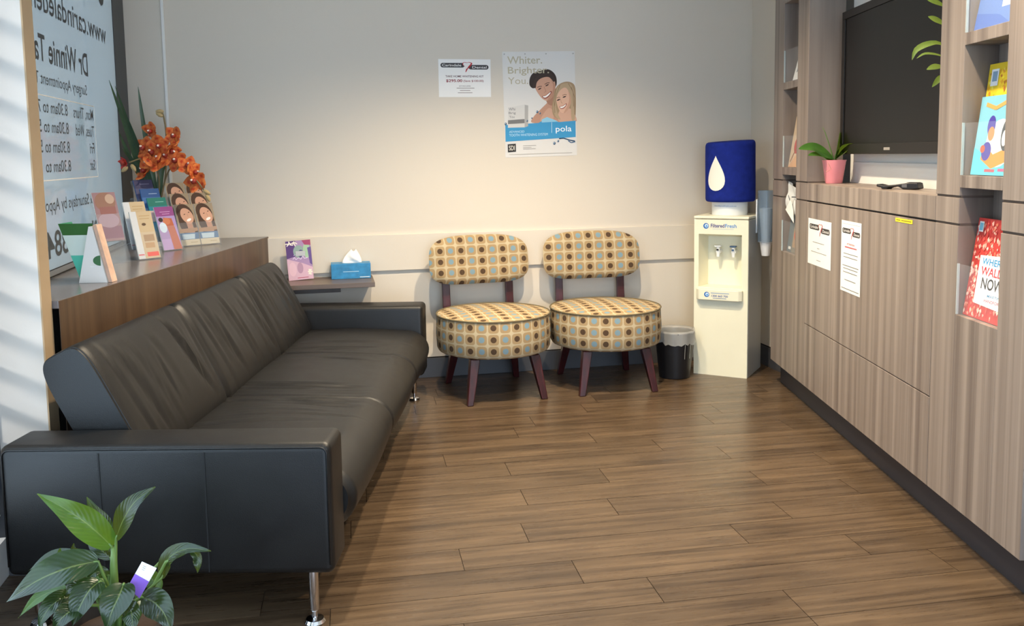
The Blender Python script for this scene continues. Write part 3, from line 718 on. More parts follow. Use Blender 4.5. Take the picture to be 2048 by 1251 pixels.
def bamboo():
    b = jn(3.02, .13, 1.1105); r = empty('bamboo_plant', b); tag(r, 'pale green bamboo leaves poking out behind the near magazine tower', 'plant')
    mb = MB(); mb.lathe([(.03, 0), (.035, .08), (.03, .08), (.027, .01)], 20, cap1=False); mb.build('pot', WPLAST, r, smooth=True)
    mb = MB(); mb.tube([(0, 0, .02), (0, .003, .3), (.0, .004, .62)], [.006, .005, .004], 8); mb.build('cane', STEMG, r, smooth='all')
    Y = b.y
    for k, pts in enumerate([[(1905, 60), (1884, 46), (1868, 38), (1856, 33)], [(1905, 110), (1880, 87), (1855, 88), (1832, 100), (1824, 120)], [(1905, 122), (1878, 110), (1850, 107), (1833, 117)], [(1905, 132), (1880, 133), (1866, 134), (1853, 139)], [(1905, 140), (1886, 152), (1876, 160), (1864, 174)], [(1905, 20), (1880, 8), (1862, 0), (1848, -6)], [(1910, 0), (1890, -10), (1876, -26), (1868, -38)]]):
        blade(r, [at_y(x, y, Y+.0) for x, y in pts], .02 if k not in (2,) else .008, BAMBL, up=(0, -1, .3), fold=.2, nv=12, nu=4, prof=lambda t: max(.06, sin(pi*t**1.3)))
bamboo()

# ================================================================ WATER COOLER
def cooler():
    A = at_z(1387, 745.5); B = at_z(1495, 757); ang = atan2(B.y-A.y, B.x-A.x); W, D, H = .306, .31, .9
    r = empty('water_cooler', A, ang); tag(r, 'cream water cooler with recessed taps standing in the corner', 'water cooler')   # local x right, -y front
    mb = MB(); x0, x1, z0, z1, dp = .026, .27, .505, .805, .12
    # front face with the recess
    V = [(0, 0, 0), (W, 0, 0), (W, 0, .888), (0, 0, .888), (x0, 0, z0), (x1, 0, z0), (x1, 0, z1), (x0, 0, z1), (x0+.02, dp, z0), (x1-.02, dp, z0), (x1-.02, dp, z1-.02), (x0+.02, dp, z1-.02), (0, D, 0), (W, D, 0), (W, D, .888), (0, D, .888)]
    F = [(0, 1, 5, 4), (1, 2, 6, 5), (2, 3, 7, 6), (3, 0, 4, 7), (4, 5, 9, 8), (5, 6, 10, 9), (6, 7, 11, 10), (7, 4, 8, 11), (8, 9, 10, 11), (0, 3, 15, 12), (13, 14, 2, 1), (12, 15, 14, 13), (3, 2, 14, 15), (0, 12, 13, 1)]
    mb.add(V, F); mb.build('cabinet', CREAM, r)
    mb = MB(); mb.box((W+.0002, .006, .004), (W+.0022, D-.004, .884)); mb.build('side_panel', COOLSIDE, r)
    mb = MB(); mb.box((-.003, -.004, .8905), (W+.003, D, .907)); mb.build('top_lid', CREAM, r, bevel=.006, seg=3)
    mb = MB(); mb.prism([(.02, -.0005), (.02, -.02), (.038, -.036), (.262, -.036), (.28, -.02), (.28, -.0005)][::1], .436, .497); tr = mb.build('drip_tray', CREAM, r, bevel=.004)
    for i, x in enumerate((.118, .205)):
        mb = MB(); mb.tube([(x, dp-.001, .70), (x, dp-.05, .70)], .013, 12); mb.tube([(x, dp-.05, .728), (x, dp-.05, .672)], [.011, .009], 12); t = mb.build('tap', WPLAST, r, smooth=True)
        mb = MB(); mb.box((x-.018, dp-.066, .7285), (x+.018, dp-.038, .737)); mb.build('lever', WPLAST if i == 0 else simple('blue lever', '39587c', .4), t, bevel=.003)
        mb = MB(); mb.box((x-.006, dp-.0645, .708), (x+.006, dp-.0615, .718)); mb.build('marker', simple('black marker', '26282c', .5) if i == 0 else simple('blue lever', '39587c', .4), t)
    def swirl(P, x, z, R, a='2f6fb8', b='5fa8e0'):
        P.ell(x, z, R, R, a, n=24).ell(x+R*.15, z+R*.05, R*.62, R*.62, 'e8eef0', n=20).ell(x+R*.2, z-R*.05, R*.42, R*.42, b, n=16).poly([(x+R*.05, z+R*.05), (x+R*.45, z+R*.05), (x+R*.22, z+R*.55)], b)
    P = Print(1, 1, .0006); swirl(P, .068, .851, .016); P.text('Filtered', .095, .843, .172, .864, '333f86', .02).text('Fresh', .176, .843, .24, .864, '3a8ad0', .012); P.rect(.105, .834, .225, .8355, '9ab4cc'); P.build('logo_print', r)
    P = Print(1, 1, .0366); swirl(P, .085, .468, .015); P.text('1300 663 700', .112, .456, .205, .468, '3f5f9c', .02); bars(P, [(.108, .212, .478)], '8aa4c4', .004); bars(P, [(.12, .196, .449)], '5a7aa8', .003); P.build('tray_print', tr)
    # cup dispenser on the right side
    return r, ang
CO, CANG = cooler()
def loc2w(root, p): return Matrix.Translation(root.location) @ Matrix.Rotation(root.rotation_euler.z, 4, 'Z') @ Vector(p)
def bottle():
    c = loc2w(CO, (.16, .15, .9072)); r = empty('water_bottle', c, CANG); tag(r, 'navy fabric-covered water bottle with white drop on the cooler', 'water bottle')
    mb = MB(); mb.lathe([(.098, 0), (.1, .004), (.1, .082), (.07, .083)], 36); mb.build('collar', WPLAST, r, smooth=True)
    P = Print(1, 1, .0, .0)
    vs, fs = text_mesh('www.filteredfresh.com.au', .0)
    a1 = max(v[0] for v in vs); mb = MB(); mb.add([(.1006*sin((v[0]/a1-.5)*1.35-.05), -.1006*cos((v[0]/a1-.5)*1.35-.05), .05+v[1]*.012) for v in vs], fs); mb.build('collar_print', inks('5a7fb0'), r)
    def fn(u, v):                                        # soft sleeve, slightly slumped
        a = 2*pi*u; R = .139*(1+.014*sin(3*a+1)+.01*sin(5*a+v*4)); k = 1
        z = .076+v*.34
        if v < .06: k = .93+.07*sqrt(max(0, 1-(1-v/.06)**2))
        if v > .92: k = .9+.1*sqrt(max(0, 1-((v-.92)/.08)**2))
        z += .008*sin(a+.6)*v
        return (R*k*cos(a), R*k*sin(a), z)
    mb = MB(); mb.grid(fn, 56, 72, uv=False); mb.add([fn(i/56, 1) for i in range(56)], [tuple(range(56))]); mb.add([fn(i/56, 0) for i in range(56)], [tuple(range(56))[::-1]]); mb.build('fabric_cover', NAVY, r, smooth=True, angle=60)
    pts = []
    for i in range(28):
        t = 2*pi*i/28; x = sin(t)*.078*(sin(t/2)**1.4); z = cos(t)*.098
        pts.append((x, z))
    # white drop, laid on the curved cover
    aim = -radians(18)
    mb = MB(); nr = 6; vs = [(0, -.012)]
    ring = [(k/nr*x, -.012+k/nr*(z+.012)) for k in range(1, nr+1) for x, z in pts]
    allp = vs+ring
    V = []
    for x, z in allp:
        a = aim+x/.142; V.append((.1435*sin(a), -.1435*cos(a), .238+z))
    F = [(0, 1+i, 1+(i+1) % 28) for i in range(28)]+[(1+k*28+i, 1+(k+1)*28+i, 1+(k+1)*28+(i+1) % 28, 1+k*28+(i+1) % 28) for k in range(nr-1) for i in range(28)]
    mb.add(V, F); mb.build('white_drop', simple('white drop', 'f2f2e4', .7), r, smooth='all')
bottle()
def cups():
    c = loc2w(CO, (.306+.055, .17, 0)); r = empty('cup_dispenser', (c.x, c.y, .755), CANG); tag(r, 'smoky blue tube of paper cups on the side of the cooler', 'cup dispenser')
    mb = MB(); mb.lathe([(.046, .0), (.046, .29)], 28, cap0=False, cap1=False); mb.lathe([(.0, .29), (.046, .29)], 28, cap0=False, cap1=False); mb.build('tube', TUBE, r, smooth=True)
    mb = MB(); mb.box((-.0525, -.02, .05), (-.045, .02, .24)); mb.build('bracket', WPLAST, r, bevel=.002)
    mb = MB(); mb.lathe([(.024, 0), (.037, .19), (.038, .19)], 24, cap1=True); mb.build('cup_stack', simple('cup stack', 'd4dde2', .6), r, smooth=True)
    mb = MB(); mb.lathe([(.022, -.078), (.033, -.002), (.035, -.002), (.035, .0), (.031, .0), (.0205, -.07)], 24, cap1=False); mb.build('paper_cup', simple('paper cup', 'f2f0ee', .6), r, smooth=True)
cups()

# ================================================================ WASTE BIN
def bin_():
    r = empty('waste_bin', (.912, 5.0, 0)); tag(r, 'black waste bin with a clear liner between chair and cooler', 'bin')
    mb = MB(); mb.lathe([(.08, 0), (.086, .004), (.112, .262), (.108, .262), (.083, .01)], 32, cap1=False); mb.build('bucket', BLACKP, r, smooth=True)
    q = random.Random(3); wob = [q.uniform(-.012, .012) for _ in range(40)]
    def fn(u, v):
        a = 2*pi*u; i = int(u*40) % 40; w_ = wob[i]
        if v < .5: t = v*2; R = .1085-.02*(1-t); z = .2+.075*t
        else: t = (v-.5)*2; R = .1145+.004*t+.004*sin(a*9); z = .275-(.07+w_)*t
        return (R*cos(a), R*sin(a), z)
    mb = MB(); mb.grid(fn, 40, 10, uv=False); mb.build('liner', LINER, r, smooth='all')
    for k in range(3): 
        a = -1.2+.35*k; R = .109; mb = MB(); mb.tube([(R*1.04*cos(a), R*1.04*sin(a), .2), (R*cos(a)*.98, R*sin(a)*.98, .12)], .0014, 5); mb.build('liner_string', simple('liner string', '9a9a94', .5), r)
bin_()

# ================================================================ DOTTED CHAIRS
CELL = .0605
def chair(loc, rz, label, swing):
    r = empty('dotted_chair', (loc[0], loc[1], 0), rz); tag(r, label, 'chair', 'dotted round-seat chairs')
    R = .303
    prof = [(.0, .232), (R-.03, .232), (R-.008, .24), (R, .256), (R+.004, .33), (R, .415), (R-.004, .428)]
    zs = [0, R-.03, R-.01, R, R+.07, R+.16, R+.17]
    def uvf(a0, a1, q_): return tuple((a*R/CELL+.28, zz/CELL+.9) for a, zz in ((a0, prof[q_][1] if q_ else .2), (a1, prof[q_][1] if q_ else .2), (a1, prof[q_+1][1]), (a0, prof[q_+1][1])))
    mb = MB(); mb.lathe(prof, 64, cap0=False, cap1=False, uvs=uvf); seat = mb.build('seat', FABRIC, r, smooth=True, angle=60)
    mb = MB(); n = 10
    def tp(u, v): a = 2*pi*u; rr = R*v*.994; return (rr*cos(a), rr*sin(a), .428+.022*(1-v**2.4))
    mb.grid(tp, 48, n, uv=False)
    mb.uv = {j*48+i: tuple(((tp(a/48, b/n)[0])/CELL+.5, (tp(a/48, b/n)[1])/CELL*1.0+.5) for a, b in ((i, j), (i+1, j), (i+1, j+1), (i, j+1))) for j in range(n) for i in range(48)}
    mb.build('seat_top', FABRIC, seat, smooth='all')
    mb = MB(); mb.tube([(R*cos(2*pi*i/64), R*sin(2*pi*i/64), .4285) for i in range(65)], .0045, 6, cap=False); mb.build('piping', PIPING, seat, smooth='all')
    for sx, y, out in ((-1, -.2, -.045), (1, -.2, -.045), (-1, .2, .05), (1, .2, .05)):
        mb = MB(); x = .16
        a = Vector((sx*x, y, .2315)); b = Vector((sx*(x+.04), y+out, .0))
        t, bt = .025, .016
        vs = [a+Vector((i*t, j*t, 0)) for i, j in ((-1, -1), (1, -1), (1, 1), (-1, 1))]+[b+Vector((i*bt, j*bt, 0)) for i, j in ((-1, -1), (1, -1), (1, 1), (-1, 1))]
        mb.add(vs, [(0, 1, 2, 3), (7, 6, 5, 4)]+[(i, 4+i, 4+(i+1) % 4, (i+1) % 4) for i in range(4)]); mb.build('leg', MAROON, r, bevel=.004)
    for sx in (-1, 1):                                   # back posts, bent
        mb = MB(); X = sx*.185; path = [(.262, .27), (.298, .38), (.312, .47), (.322, .60)]
        # rectangular section sweep
        V = []; wx, wy = .022, .012
        for y, z in path: V += [(X-wx, y-wy, z), (X+wx, y-wy, z), (X+wx, y+wy, z), (X-wx, y+wy, z)]
        F = [(3, 2, 1, 0), (12, 13, 14, 15)]+[(4*k+i, 4*k+(i+1) % 4, 4*k+4+(i+1) % 4, 4*k+4+i) for k in range(3) for i in range(4)]
        mb.add(V, F); mb.build('back_post', MAROON, r, bevel=.004)
    # padded pill backrest
    A, B_, T = .288, .138, .04
    def out(a):                                         # rounded outline, flatter top and bottom
        c, s_ = cos(a), sin(a); e = .62
        x = A*math.copysign(abs(c)**.56, c); z = B_*math.copysign(abs(s_)**.56, s_)
        return x, z+.012*(1-(x/A)**2)
    cy, cz, tilt = .30, .672, radians(9)
    def P3(x, z, d): 
        bow = -.035*(x/A)**2                              # wraps forward at the ends
        yy = d+bow; return (x, cy+yy*cos(tilt)+z*sin(tilt), cz+z*cos(tilt)-yy*sin(tilt))
    mb = MB(); nr, na = 10, 64
    for side in (-1, 1):
        def fn(u, v, side=side):
            x, z = out(2*pi*u); k = sin(v*pi/2) if v < 1 else 1; k = 1-(1-v)**1.0
            prof_ = (1-k**4)**.5 if k < 1 else 0
            return P3(x*k, z*k, side*T*prof_)
        base = len(mb.f); mb.grid(fn, na, nr, uv=False)
        for j in range(nr):
            for i in range(na):
                def uvp(a, b):
                    x, z = out(2*pi*a/na); k = b/nr; return (x*k/CELL+.5*(1 if swing else 0)+.25, z*k/CELL+.5)
                mb.uv[base+j*na+i] = tuple(uvp(a, b) for a, b in ((i, j), (i+1, j), (i+1, j+1), (i, j+1)))
        if side == -1:
            for k_ in range(base, len(mb.f)): pass
    mb.build('backrest', FABRIC, r, smooth='all')
    return r
chair((-.106, 4.745), radians(17), 'round-seat dotted chair next to the sofa arm', 0)
chair((.508, 4.885), radians(10.5), 'round-seat dotted chair next to the waste bin', 1)

# ================================================================ SOFA
def sofa():
    o = Vector((-.554, 2.341, 0)); th = -radians(.84)
    r = empty('leather_sofa', o, th); tag(r, 'long black leather three-seat sofa on chrome legs under the window ledge', 'sofa')
    # local: x across (room side +), y along, origin at near front leg
    XR, XF = -.822, .066                                   # rear and front of the arms
    ZB, ZA = .15, .512
    L = 2.305                                             # overall length
    def arm(y0, y1):
        mb = MB(); mb.box((XR, y0, ZB), (XF, y1, ZA)); a = mb.build('arm', LEATHER, r, bevel=.022, seg=5); a.data.polygons.foreach_set('use_smooth', [True]*6); return a
    a1 = arm(-.035, .125); a2 = arm(L-.165, L-.005)
    for a, y in ((a1, -.0356), (a2, L-.0044)):
        for x in (XR+.27, XR+.552):
            mb = MB(); mb.box((x-.002, y-.0008, ZB+.012), (x+.002, y+.0006, ZA-.02)); mb.build('seam', THREAD, a)
        q = [(XR+.02, ZA-.012), (XF-.02, ZA-.012)]
        yy = y+(.001 if y < 0 else -.001)
        mb = MB(); mb.tube([(XR+.01, yy, ZB+.03), (XR+.01, yy, ZA-.03)]+[(XR+.03-.02*cos(k*pi/12), yy, ZA-.03+.02*sin(k*pi/12)) for k in range(1, 7)]+[(XF-.03+.02*sin(k*pi/12), yy, ZA-.03+.02*cos(k*pi/12)) for k in range(0, 7)]+[(XF-.01, yy, ZB+.03)], .0028, 6); mb.build('piping', LEATHER, a, smooth='all')
    # base rail
    y0, y1 = .1255, L-.1655
    mb = MB(); mb.box((XR+.05, y0, ZB), (XF-.11, y1, .235)); mb.build('base', LEATHER, r, bevel=.01)
    # seat: one bench cushion with rolled front and creases
    seams = [y0+.001, .86, 1.57, y1-.001]
    rnd = random.Random(8)
    cre = []
    for k in range(30):
        s = rnd.choice((.86, 1.57)) if k < 18 else rnd.uniform(.2, 2.0)
        cre.append((s+rnd.gauss(0, .11), rnd.uniform(-.06, .06), rnd.uniform(.0015, .0052), rnd.uniform(.007, .015), rnd.uniform(.15, .55), rnd.uniform(.5, .9)))
    prof = []                                              # x,z outline from rear top round the front to underside
    for i in range(30): prof.append((-.60+i*.0198, .392+.014*sin(i/29*pi)))
    for i in range(1, 15):
        a = pi/2-i/14*pi*.86; prof.append((-.026+.142*cos(a)*.86, .30+.10*sin(a)*(.94 if a > 0 else 1.1)))
    prof += [(-.02, .165), (-.06, .151), (-.1, .15)]
    NP = len(prof); NY = 300
    def seat(u, v):
        i = min(int(round(u*(NP-1))), NP-1); x, z = prof[i]; y = y0+.0005+(y1-y0-.001)*v
        n = Vector((0, 0, 1)) if i < 30 else Vector((x+.05, 0, z-.30)).normalized()
        d = 0
        for s in seams[1:3]: d -= .007*math.exp(-((y-s-.012*sin(x*9))/.008)**2)*(1 if i < 40 else .4)
        for s, b, dp, sg, c0, c1 in cre:
            t = (x+.60)/.6; m = smoothstep(c0-.2, c0+.1, t)*(1-smoothstep(c1, c1+.25, t)); e = (y-s-b*(x+.3)*2-.02*sin(t*4+s*9))/sg
            if abs(e) < 4 and m > 0: d += -dp*math.exp(-e*e)*m+.5*dp*math.exp(-((e-1.6)**2))*m
        puff = .008*sum(sin(pi*(y-a)/(b-a)) if a < y < b else 0 for a, b in zip(seams, seams[1:]))
        en = min(y-y0, y1-y); d -= .02*(1-smoothstep(0, .03, en))
        return Vector((x, y, z))+n*(d+puff)
    mb = MB(); mb.grid(seat, NP-1, NY, uv=False); s_ = mb.build('seat_cushion', LEATHER, r, smooth='all')
    # end caps of the roll
    for v in (0, 1):
        m2 = MB(); m2.add([seat(i/(NP-1), v) for i in range(NP)], [tuple(range(NP)) if v else tuple(range(NP))[::-1]]); m2.build('roll_end', LEATHER, s_)
    # back: three leaning cushions
    T, hh = .155, .42
    ang = radians(27)
    bounds = [(.128, .845), (.845, 1.57), (1.57, y1)]
    for ci, (b0, b1) in enumerate(bounds):
        q = random.Random(20+ci); cr = [(q.uniform(b0+.12, b1-.1), q.uniform(.15, .4), q.uniform(.002, .0055), q.uniform(.009, .018), q.uniform(.15, .45), q.uniform(.55, .85)) for _ in range(11)]
        cr += [(b0+.05+q.uniform(0, .06), .12, .004, .012, .1, .8), (b1-.06, -.1, .003, .012, .2, .8)]
        NU, NV = 64, 84
        def pt(u, v, b0=b0, b1=b1, cr=cr):
            a = 2*pi*u-pi/2; e = .42; c, s = cos(a), sin(a)
            p = math.copysign(abs(c)**e, c)*T/2; h = math.copysign(abs(s)**e, s)*hh/2          # p: thickness (front +), h: height
            y = b0+(b1-b0)*v; en = min(y-b0, b1-y); edge = 1-smoothstep(0, .03, en)
            end = (b0 < .2 and y-b0 < .04)
            k = .012 if not end else .006
            f = 1-k/(T/2)*edge; g = 1-k/(hh/2)*edge
            d = 0
            if c > .05:
                tt = h/hh+.5
                for s0, sl, dp, sg, c0, c1 in cr:
                    m = smoothstep(c0-.15, c0+.1, tt)*(1-smoothstep(c1, c1+.2, tt)); ee = (y-s0-sl*(.5-tt)*.35)/sg
                    if abs(ee) < 4: d += (-dp*math.exp(-ee*ee)+.6*dp*math.exp(-(ee-1.7)**2))*m
                d += .010*sin(pi*min(1, max(0, (y-b0)/(b1-b0))))*(1-(2*tt-1)**2)
            p = p*f+d; h = h*g
            cx, cz = -.638, .542                             # centre of the leaning slab
            return Vector((cx+p*cos(ang)-h*sin(ang), y, cz+h*cos(ang)+p*sin(ang)))
        mb = MB(); mb.grid(pt, NU, NV, uv=False)
        for v in (0, 1):
            ring = [pt(i/NU, v) for i in range(NU)]; mb.add(ring, [tuple(range(NU)) if v == 0 else tuple(range(NU))[::-1]])
        b = mb.build('back_cushion', LEATHER, r, smooth=True, angle=70)
        mb = MB(); yy = b0+(.004 if ci == 0 else .0)
        mb.tube([pt(i/48, (.012 if ci == 0 else .004)) for i in range(49)], .003, 6, cap=False); mb.build('piping', LEATHER, b, smooth='all')
    mb = MB(); mb.box((XR+.03, y0, .2355), (XR+.13, y1, .40)); mb.build('back_rail', LEATHER, r, bevel=.01)
    # legs
    for x in (0, -.755):
        for y in (.0, 2.241):
            mb = MB(); mb.lathe([(.0115, .036), (.0135, .04), (.0135, ZB-.001)], 16); l = mb.build('leg', CHROME, r, smooth=True, loc=(x, y, 0))
            mb = MB(); mb.lathe([(.027, 0), (.029, .004), (.024, .012), (.008, .016), (.0075, .0395)], 20); mb.build('foot', CHROME, l, smooth=True)
sofa()

# ================================================================ WALL SHELF with brochure and tissues
def shelf():
    r = bwroot('wall_shelf', -1.25); tag(r, 'small dark wood-grain wall shelf between sofa and chair', 'shelf')
    mb = MB(); dd = -(at_z(750, 564, .605)-BM).dot(WD); mb.box((-.30, -dd, .580), ((at_z(750, 564, .605)-BM).dot(BD)+1.25, -.0005, .605)); mb.build('board', SHELFW, r, bevel=.0015)
    mb = MB(); mb.box((-.25, -.03, .52), (.05, -.0005, .5795)); mb.build('cleat', SHELFW, r, bevel=.001)
shelf()
SHZ = .6052
def tissue():
    A = at_z(663, 558.8, SHZ); B = at_z(742, 555.5, SHZ); ang = atan2(B.y-A.y, B.x-A.x); W = (B-A).length
    r = empty('tissue_box', (A.x, A.y, SHZ), ROOM_A); tag(r, 'blue tissue box with white tissue pulled up on the wall shelf', 'tissue box')
    D, H = .1, .083
    mb = MB(); mb.box((0, 0, .0003), (W, D, H)); mb.build('carton', simple('blue carton', '2a7fb0', .45, var=.22, vscale=28), r, bevel=.0015)
    mb = MB(); mb.lathe([(0, 0), (1, 0)], 24, cap0=False, cap1=False); m = mb.build('slot_film', simple('slot film', 'd8e4ea', .4), r, loc=(W*.53, D*.5, H+.0006)); m.scale = (.055, .022, 1)
    P = Print(W, H, .0006); bars(P, [(.3, .7, .48)], '9cc4dc', .05); bars(P, [(.72, .97, .1)], 'd5e4ec', .05); P.build('print', r)
    q = random.Random(1)
    def fn(u, v):
        a = 2*pi*u; w_ = 1-.78*v**1.5; x = .055*cos(a)*w_+.012*v; y = (.02*sin(a)+.006*sin(a*3+v*5))*w_*(1+.4*sin(v*3)); z = .068*v+.006*cos(a*2)*v
        return (W*.53+x, D*.5+y, H+.001+z)
    mb = MB(); mb.grid(fn, 36, 14, uv=False); mb.build('tissue', PAPER, r, smooth='all')
tissue()
def booklet():
    A = at_z(578, 561.5, SHZ); B = at_z(628, 559, SHZ); W = (B-A).length; H = .213
    r = empty('brochure_stand', (A.x, A.y, SHZ), atan2(B.y-A.y, B.x-A.x)); tag(r, 'purple flowery counter card on the wall shelf', 'card')
    tl = radians(7)
    hold = empty('tmp'); bpy.data.objects.remove(hold)
    mb = MB(); mb.box((0, 0, .0005), (W, .002, H)); c = mb.build('card', PAPER, r, rot=(-tl, radians(-3.2), 0))
    mb = MB(); mb.add([(W*.3, .0022, .16), (W*.7, .0022, .16), (W*.62, .075, .001), (W*.38, .075, .001)], [(0, 1, 2, 3)]); mb.build('easel_leg', PAPER, r)
    P = Print(W, H, .0004, .00002)
    P.rect(0, 0, 1, 1, 'a98bb0').poly([(0, 0), (1, 0), (1, .3), (.6, .42), (0, .55)], 'd3aebf').poly([(0, 1), (.4, 1), (.35, .6), (.0, .55)], '5c3f78').ell(.5, .72, .22, .16, '8fa49c').ell(.82, .74, .14, .2, 'a5c3a0').ell(.58, .66, .12, .1, '4a4470').poly([(.65, 1), (1, 1), (1, .86), (.75, .88)], 'a5486a').poly([(.85, .8), (1, .82), (1, .35), (.9, .4)], '6a5390').ell(.5, .3, .12, .14, 'b48fa6').ell(.2, .28, .15, .18, 'deb9c6')
    for k in range(9):
        a = k*.7; P.ell(.05+.045*k, .93-.03*sin(k*2.), .022, .05, 'f0e6d8', rot=a-1.5)
    for k in range(6): P.ell(.88+.05*cos(k), .18+.05*sin(k), .05, .02, 'e8e6d4', rot=k)
    P.line([(.28, .63), (.36, .65), (.44, .62), (.55, .655), (.66, .625), (.72, .66)], .0022, 'e8dff0').line([(.24, .53), (.3, .58), (.36, .52), (.46, .56), (.56, .52), (.64, .6), (.7, .53), (.84, .55)], .0026, 'e8dff0').rect(.36, .045, .8, .06, 'b04a5c'); P.build('print', r).rotation_euler = (-tl, radians(-3.2), 0)
booklet()

# ================================================================ BACK WALL: poster and notice
def poster():
    A = Vector(at_y(1012, 315, 5)); 
    def onwall(x, y):
        d = ray(x, y); t = (BM-CAMP).dot(WD)/d.dot(WD); return CAMP+d*t
    a, b, c = onwall(1011, 315), onwall(1154, 308.5), onwall(1004, 103.5); W = (b-a).length; H = (c-a).length
    r = sheet('poster', a-WD*.0008, ROOM_A, W, H, 'tall tooth whitening poster of a smiling couple on the back wall', 'poster', tilt=-radians(1.0), mat=simple('poster paper', 'dcd8d2', .4))
    P = Print(W, H, .0008, .00002)
    N = lambda x, y: ((x-(745+45*(y-105)/1025))/(690), 1-(y-105)/1015)
    foil = simple('silver foil', 'b3a88e', .5, .6)
    def tx(t, x0, y0, x1, y1, col, bold=0): (u0, v0), (u1, v1) = N(x0, y1), N(x1, y0); P.text(t, u0, v0, u1, v1, col, bold)
    def B(pts, c): P.blob([N(*p) for p in pts], c)
    def E(x, y, rx, ry, c, rot): u, v = N(x, y); P.ell(u, v, rx, ry, c, rot=rot)
    P.blob([N(*p) for p in ((1042, 790), (1050, 735), (1100, 680), (1160, 620), (1220, 570), (1290, 620), (1340, 700), (1440, 690), (1452, 740), (1455, 790), (1250, 800))], 'bd9079')
    B(((1120, 780), (1150, 700), (1200, 650), (1240, 690), (1230, 780)), 'c99f88')
    B(((1172, 570), (1240, 500), (1262, 540), (1250, 620), (1200, 620)), 'a67a64')
    B(((1008, 425), (1010, 360), (1040, 312), (1100, 292), (1175, 276), (1232, 305), (1264, 360), (1262, 440), (1200, 480), (1080, 450), (1040, 458)), '33261f')
    B(((1062, 452), (1066, 400), (1110, 362), (1180, 342), (1236, 368), (1256, 430), (1250, 500), (1220, 556), (1178, 580), (1136, 562), (1096, 515)), 'c89a82')
    B(((1215, 380), (1254, 430), (1248, 505), (1215, 560), (1180, 576), (1225, 500), (1232, 430)), 'b5866e')
    B(((1040, 440), (1052, 380), (1090, 335), (1150, 312), (1215, 318), (1246, 370), (1240, 400), (1190, 352), (1120, 362), (1078, 400), (1066, 455)), '3a2b24')
    B(((1128, 536), (1160, 528), (1212, 488), (1220, 504), (1190, 546), (1156, 560)), '8a4a40'); B(((1136, 538), (1164, 531), (1208, 498), (1206, 512), (1180, 540), (1156, 550)), 'f6f1ea')
    E(1106, 464, .026, .006, '43322b', .45); E(1176, 430, .026, .006, '43322b', .45); P.line([N(1082, 450), N(1105, 440), N(1126, 440)], .0035, '4a372e').line([N(1152, 422), N(1176, 408), N(1200, 408)], .0035, '4a372e').line([N(1146, 444), N(1166, 488), N(1150, 500)], .0025, 'a67860')
    B(((1238, 560), (1250, 480), (1290, 425), (1350, 400), (1410, 408), (1446, 450), (1456, 560), (1458, 700), (1452, 780), (1400, 790), (1330, 780), (1290, 765), (1240, 720), (1228, 640)), 'a58b6b')
    B(((1300, 680), (1400, 660), (1450, 720), (1456, 785), (1300, 785)), 'cfa48c')
    B(((1266, 570), (1280, 500), (1330, 455), (1388, 470), (1412, 540), (1400, 630), (1362, 692), (1322, 700), (1290, 660)), 'dcb096')
    B(((1380, 480), (1412, 540), (1402, 630), (1364, 692), (1340, 700), (1376, 630), (1392, 560)), 'c99a80')
    B(((1250, 520), (1290, 440), (1350, 412), (1410, 430), (1440, 520), (1440, 640), (1452, 760), (1420, 770), (1408, 640), (1404, 540), (1360, 460), (1310, 474), (1276, 530), (1262, 620), (1280, 700), (1310, 765), (1262, 735), (1238, 640)), 'b59c7c')
    for a, b, c_ in (((1262, 470), (1244, 580), (1256, 700)), ((1300, 432), (1262, 530), (1250, 640)), ((1380, 416), (1428, 500), (1436, 640)), ((1410, 450), (1446, 560), (1448, 720))): P.line([N(*a), N(*b), N(*c_)], .003, '8a7052')
    B(((1296, 640), (1330, 632), (1364, 610), (1368, 626), (1344, 656), (1314, 662)), '9a5448'); B(((1303, 642), (1332, 636), (1360, 618), (1356, 632), (1336, 650), (1314, 655)), 'f6f1ea')
    E(1288, 574, .026, .006, '3a2d28', .35); E(1344, 546, .026, .006, '3a2d28', .35); P.line([N(1270, 556), N(1288, 548), N(1304, 552)], .003, '7a5c48').line([N(1326, 532), N(1346, 522), N(1366, 526)], .003, '7a5c48').line([N(1308, 566), N(1316, 604), N(1330, 606)], .0025, 'b58a72')
    P.poly([N(*p) for p in ((783, 805), (1100, 793), (1180, 745), (1290, 790), (1457, 780), (1462, 940), (788, 966))], '3f96c6')
    P.poly([N(*p) for p in ((1130, 760), (1180, 738), (1260, 770), (1290, 785), (1130, 790))], '8fc4dc')
    P.poly([N(*p) for p in ((808, 640), (965, 612), (998, 620), (1000, 822), (965, 832), (808, 832))], 'd4d1cc'); P.poly([N(*p) for p in ((965, 615), (998, 622), (1000, 822), (967, 830))], 'b0ada8')
    P.poly([N(*p) for p in ((808, 760), (965, 752), (966, 792), (808, 797))], '7a7876')
    tx('Whi', 815, 640, 875, 668, '6a6a6c'); tx('Brig', 815, 680, 880, 708, '6a6a6c'); tx('You', 820, 715, 868, 740, '6a6a6c')
    tx('Whiter.', 795, 150, 1122, 222, foil, .01); tx('Brighter.', 803, 250, 1190, 335, foil, .01); tx('You.', 805, 350, 992, 415, foil, .0)
    tx('ADVANCED', 822, 862, 965, 882, 'bfe0ee'); tx('TOOTH WHITENING SYSTEM', 822, 893, 1190, 917, 'bfe0ee'); tx('pola', 1268, 828, 1418, 900, 'f2f6f8', .004)
    P.line([N(1226, 790), N(1228, 893)], .002, 'd8eaf2')
    P.poly([N(*p) for p in ((808, 992), (885, 988), (888, 1066), (811, 1070))], '2e2a28'); tx('SDI', 822, 1005, 874, 1052, 'e6e0d4', .01)
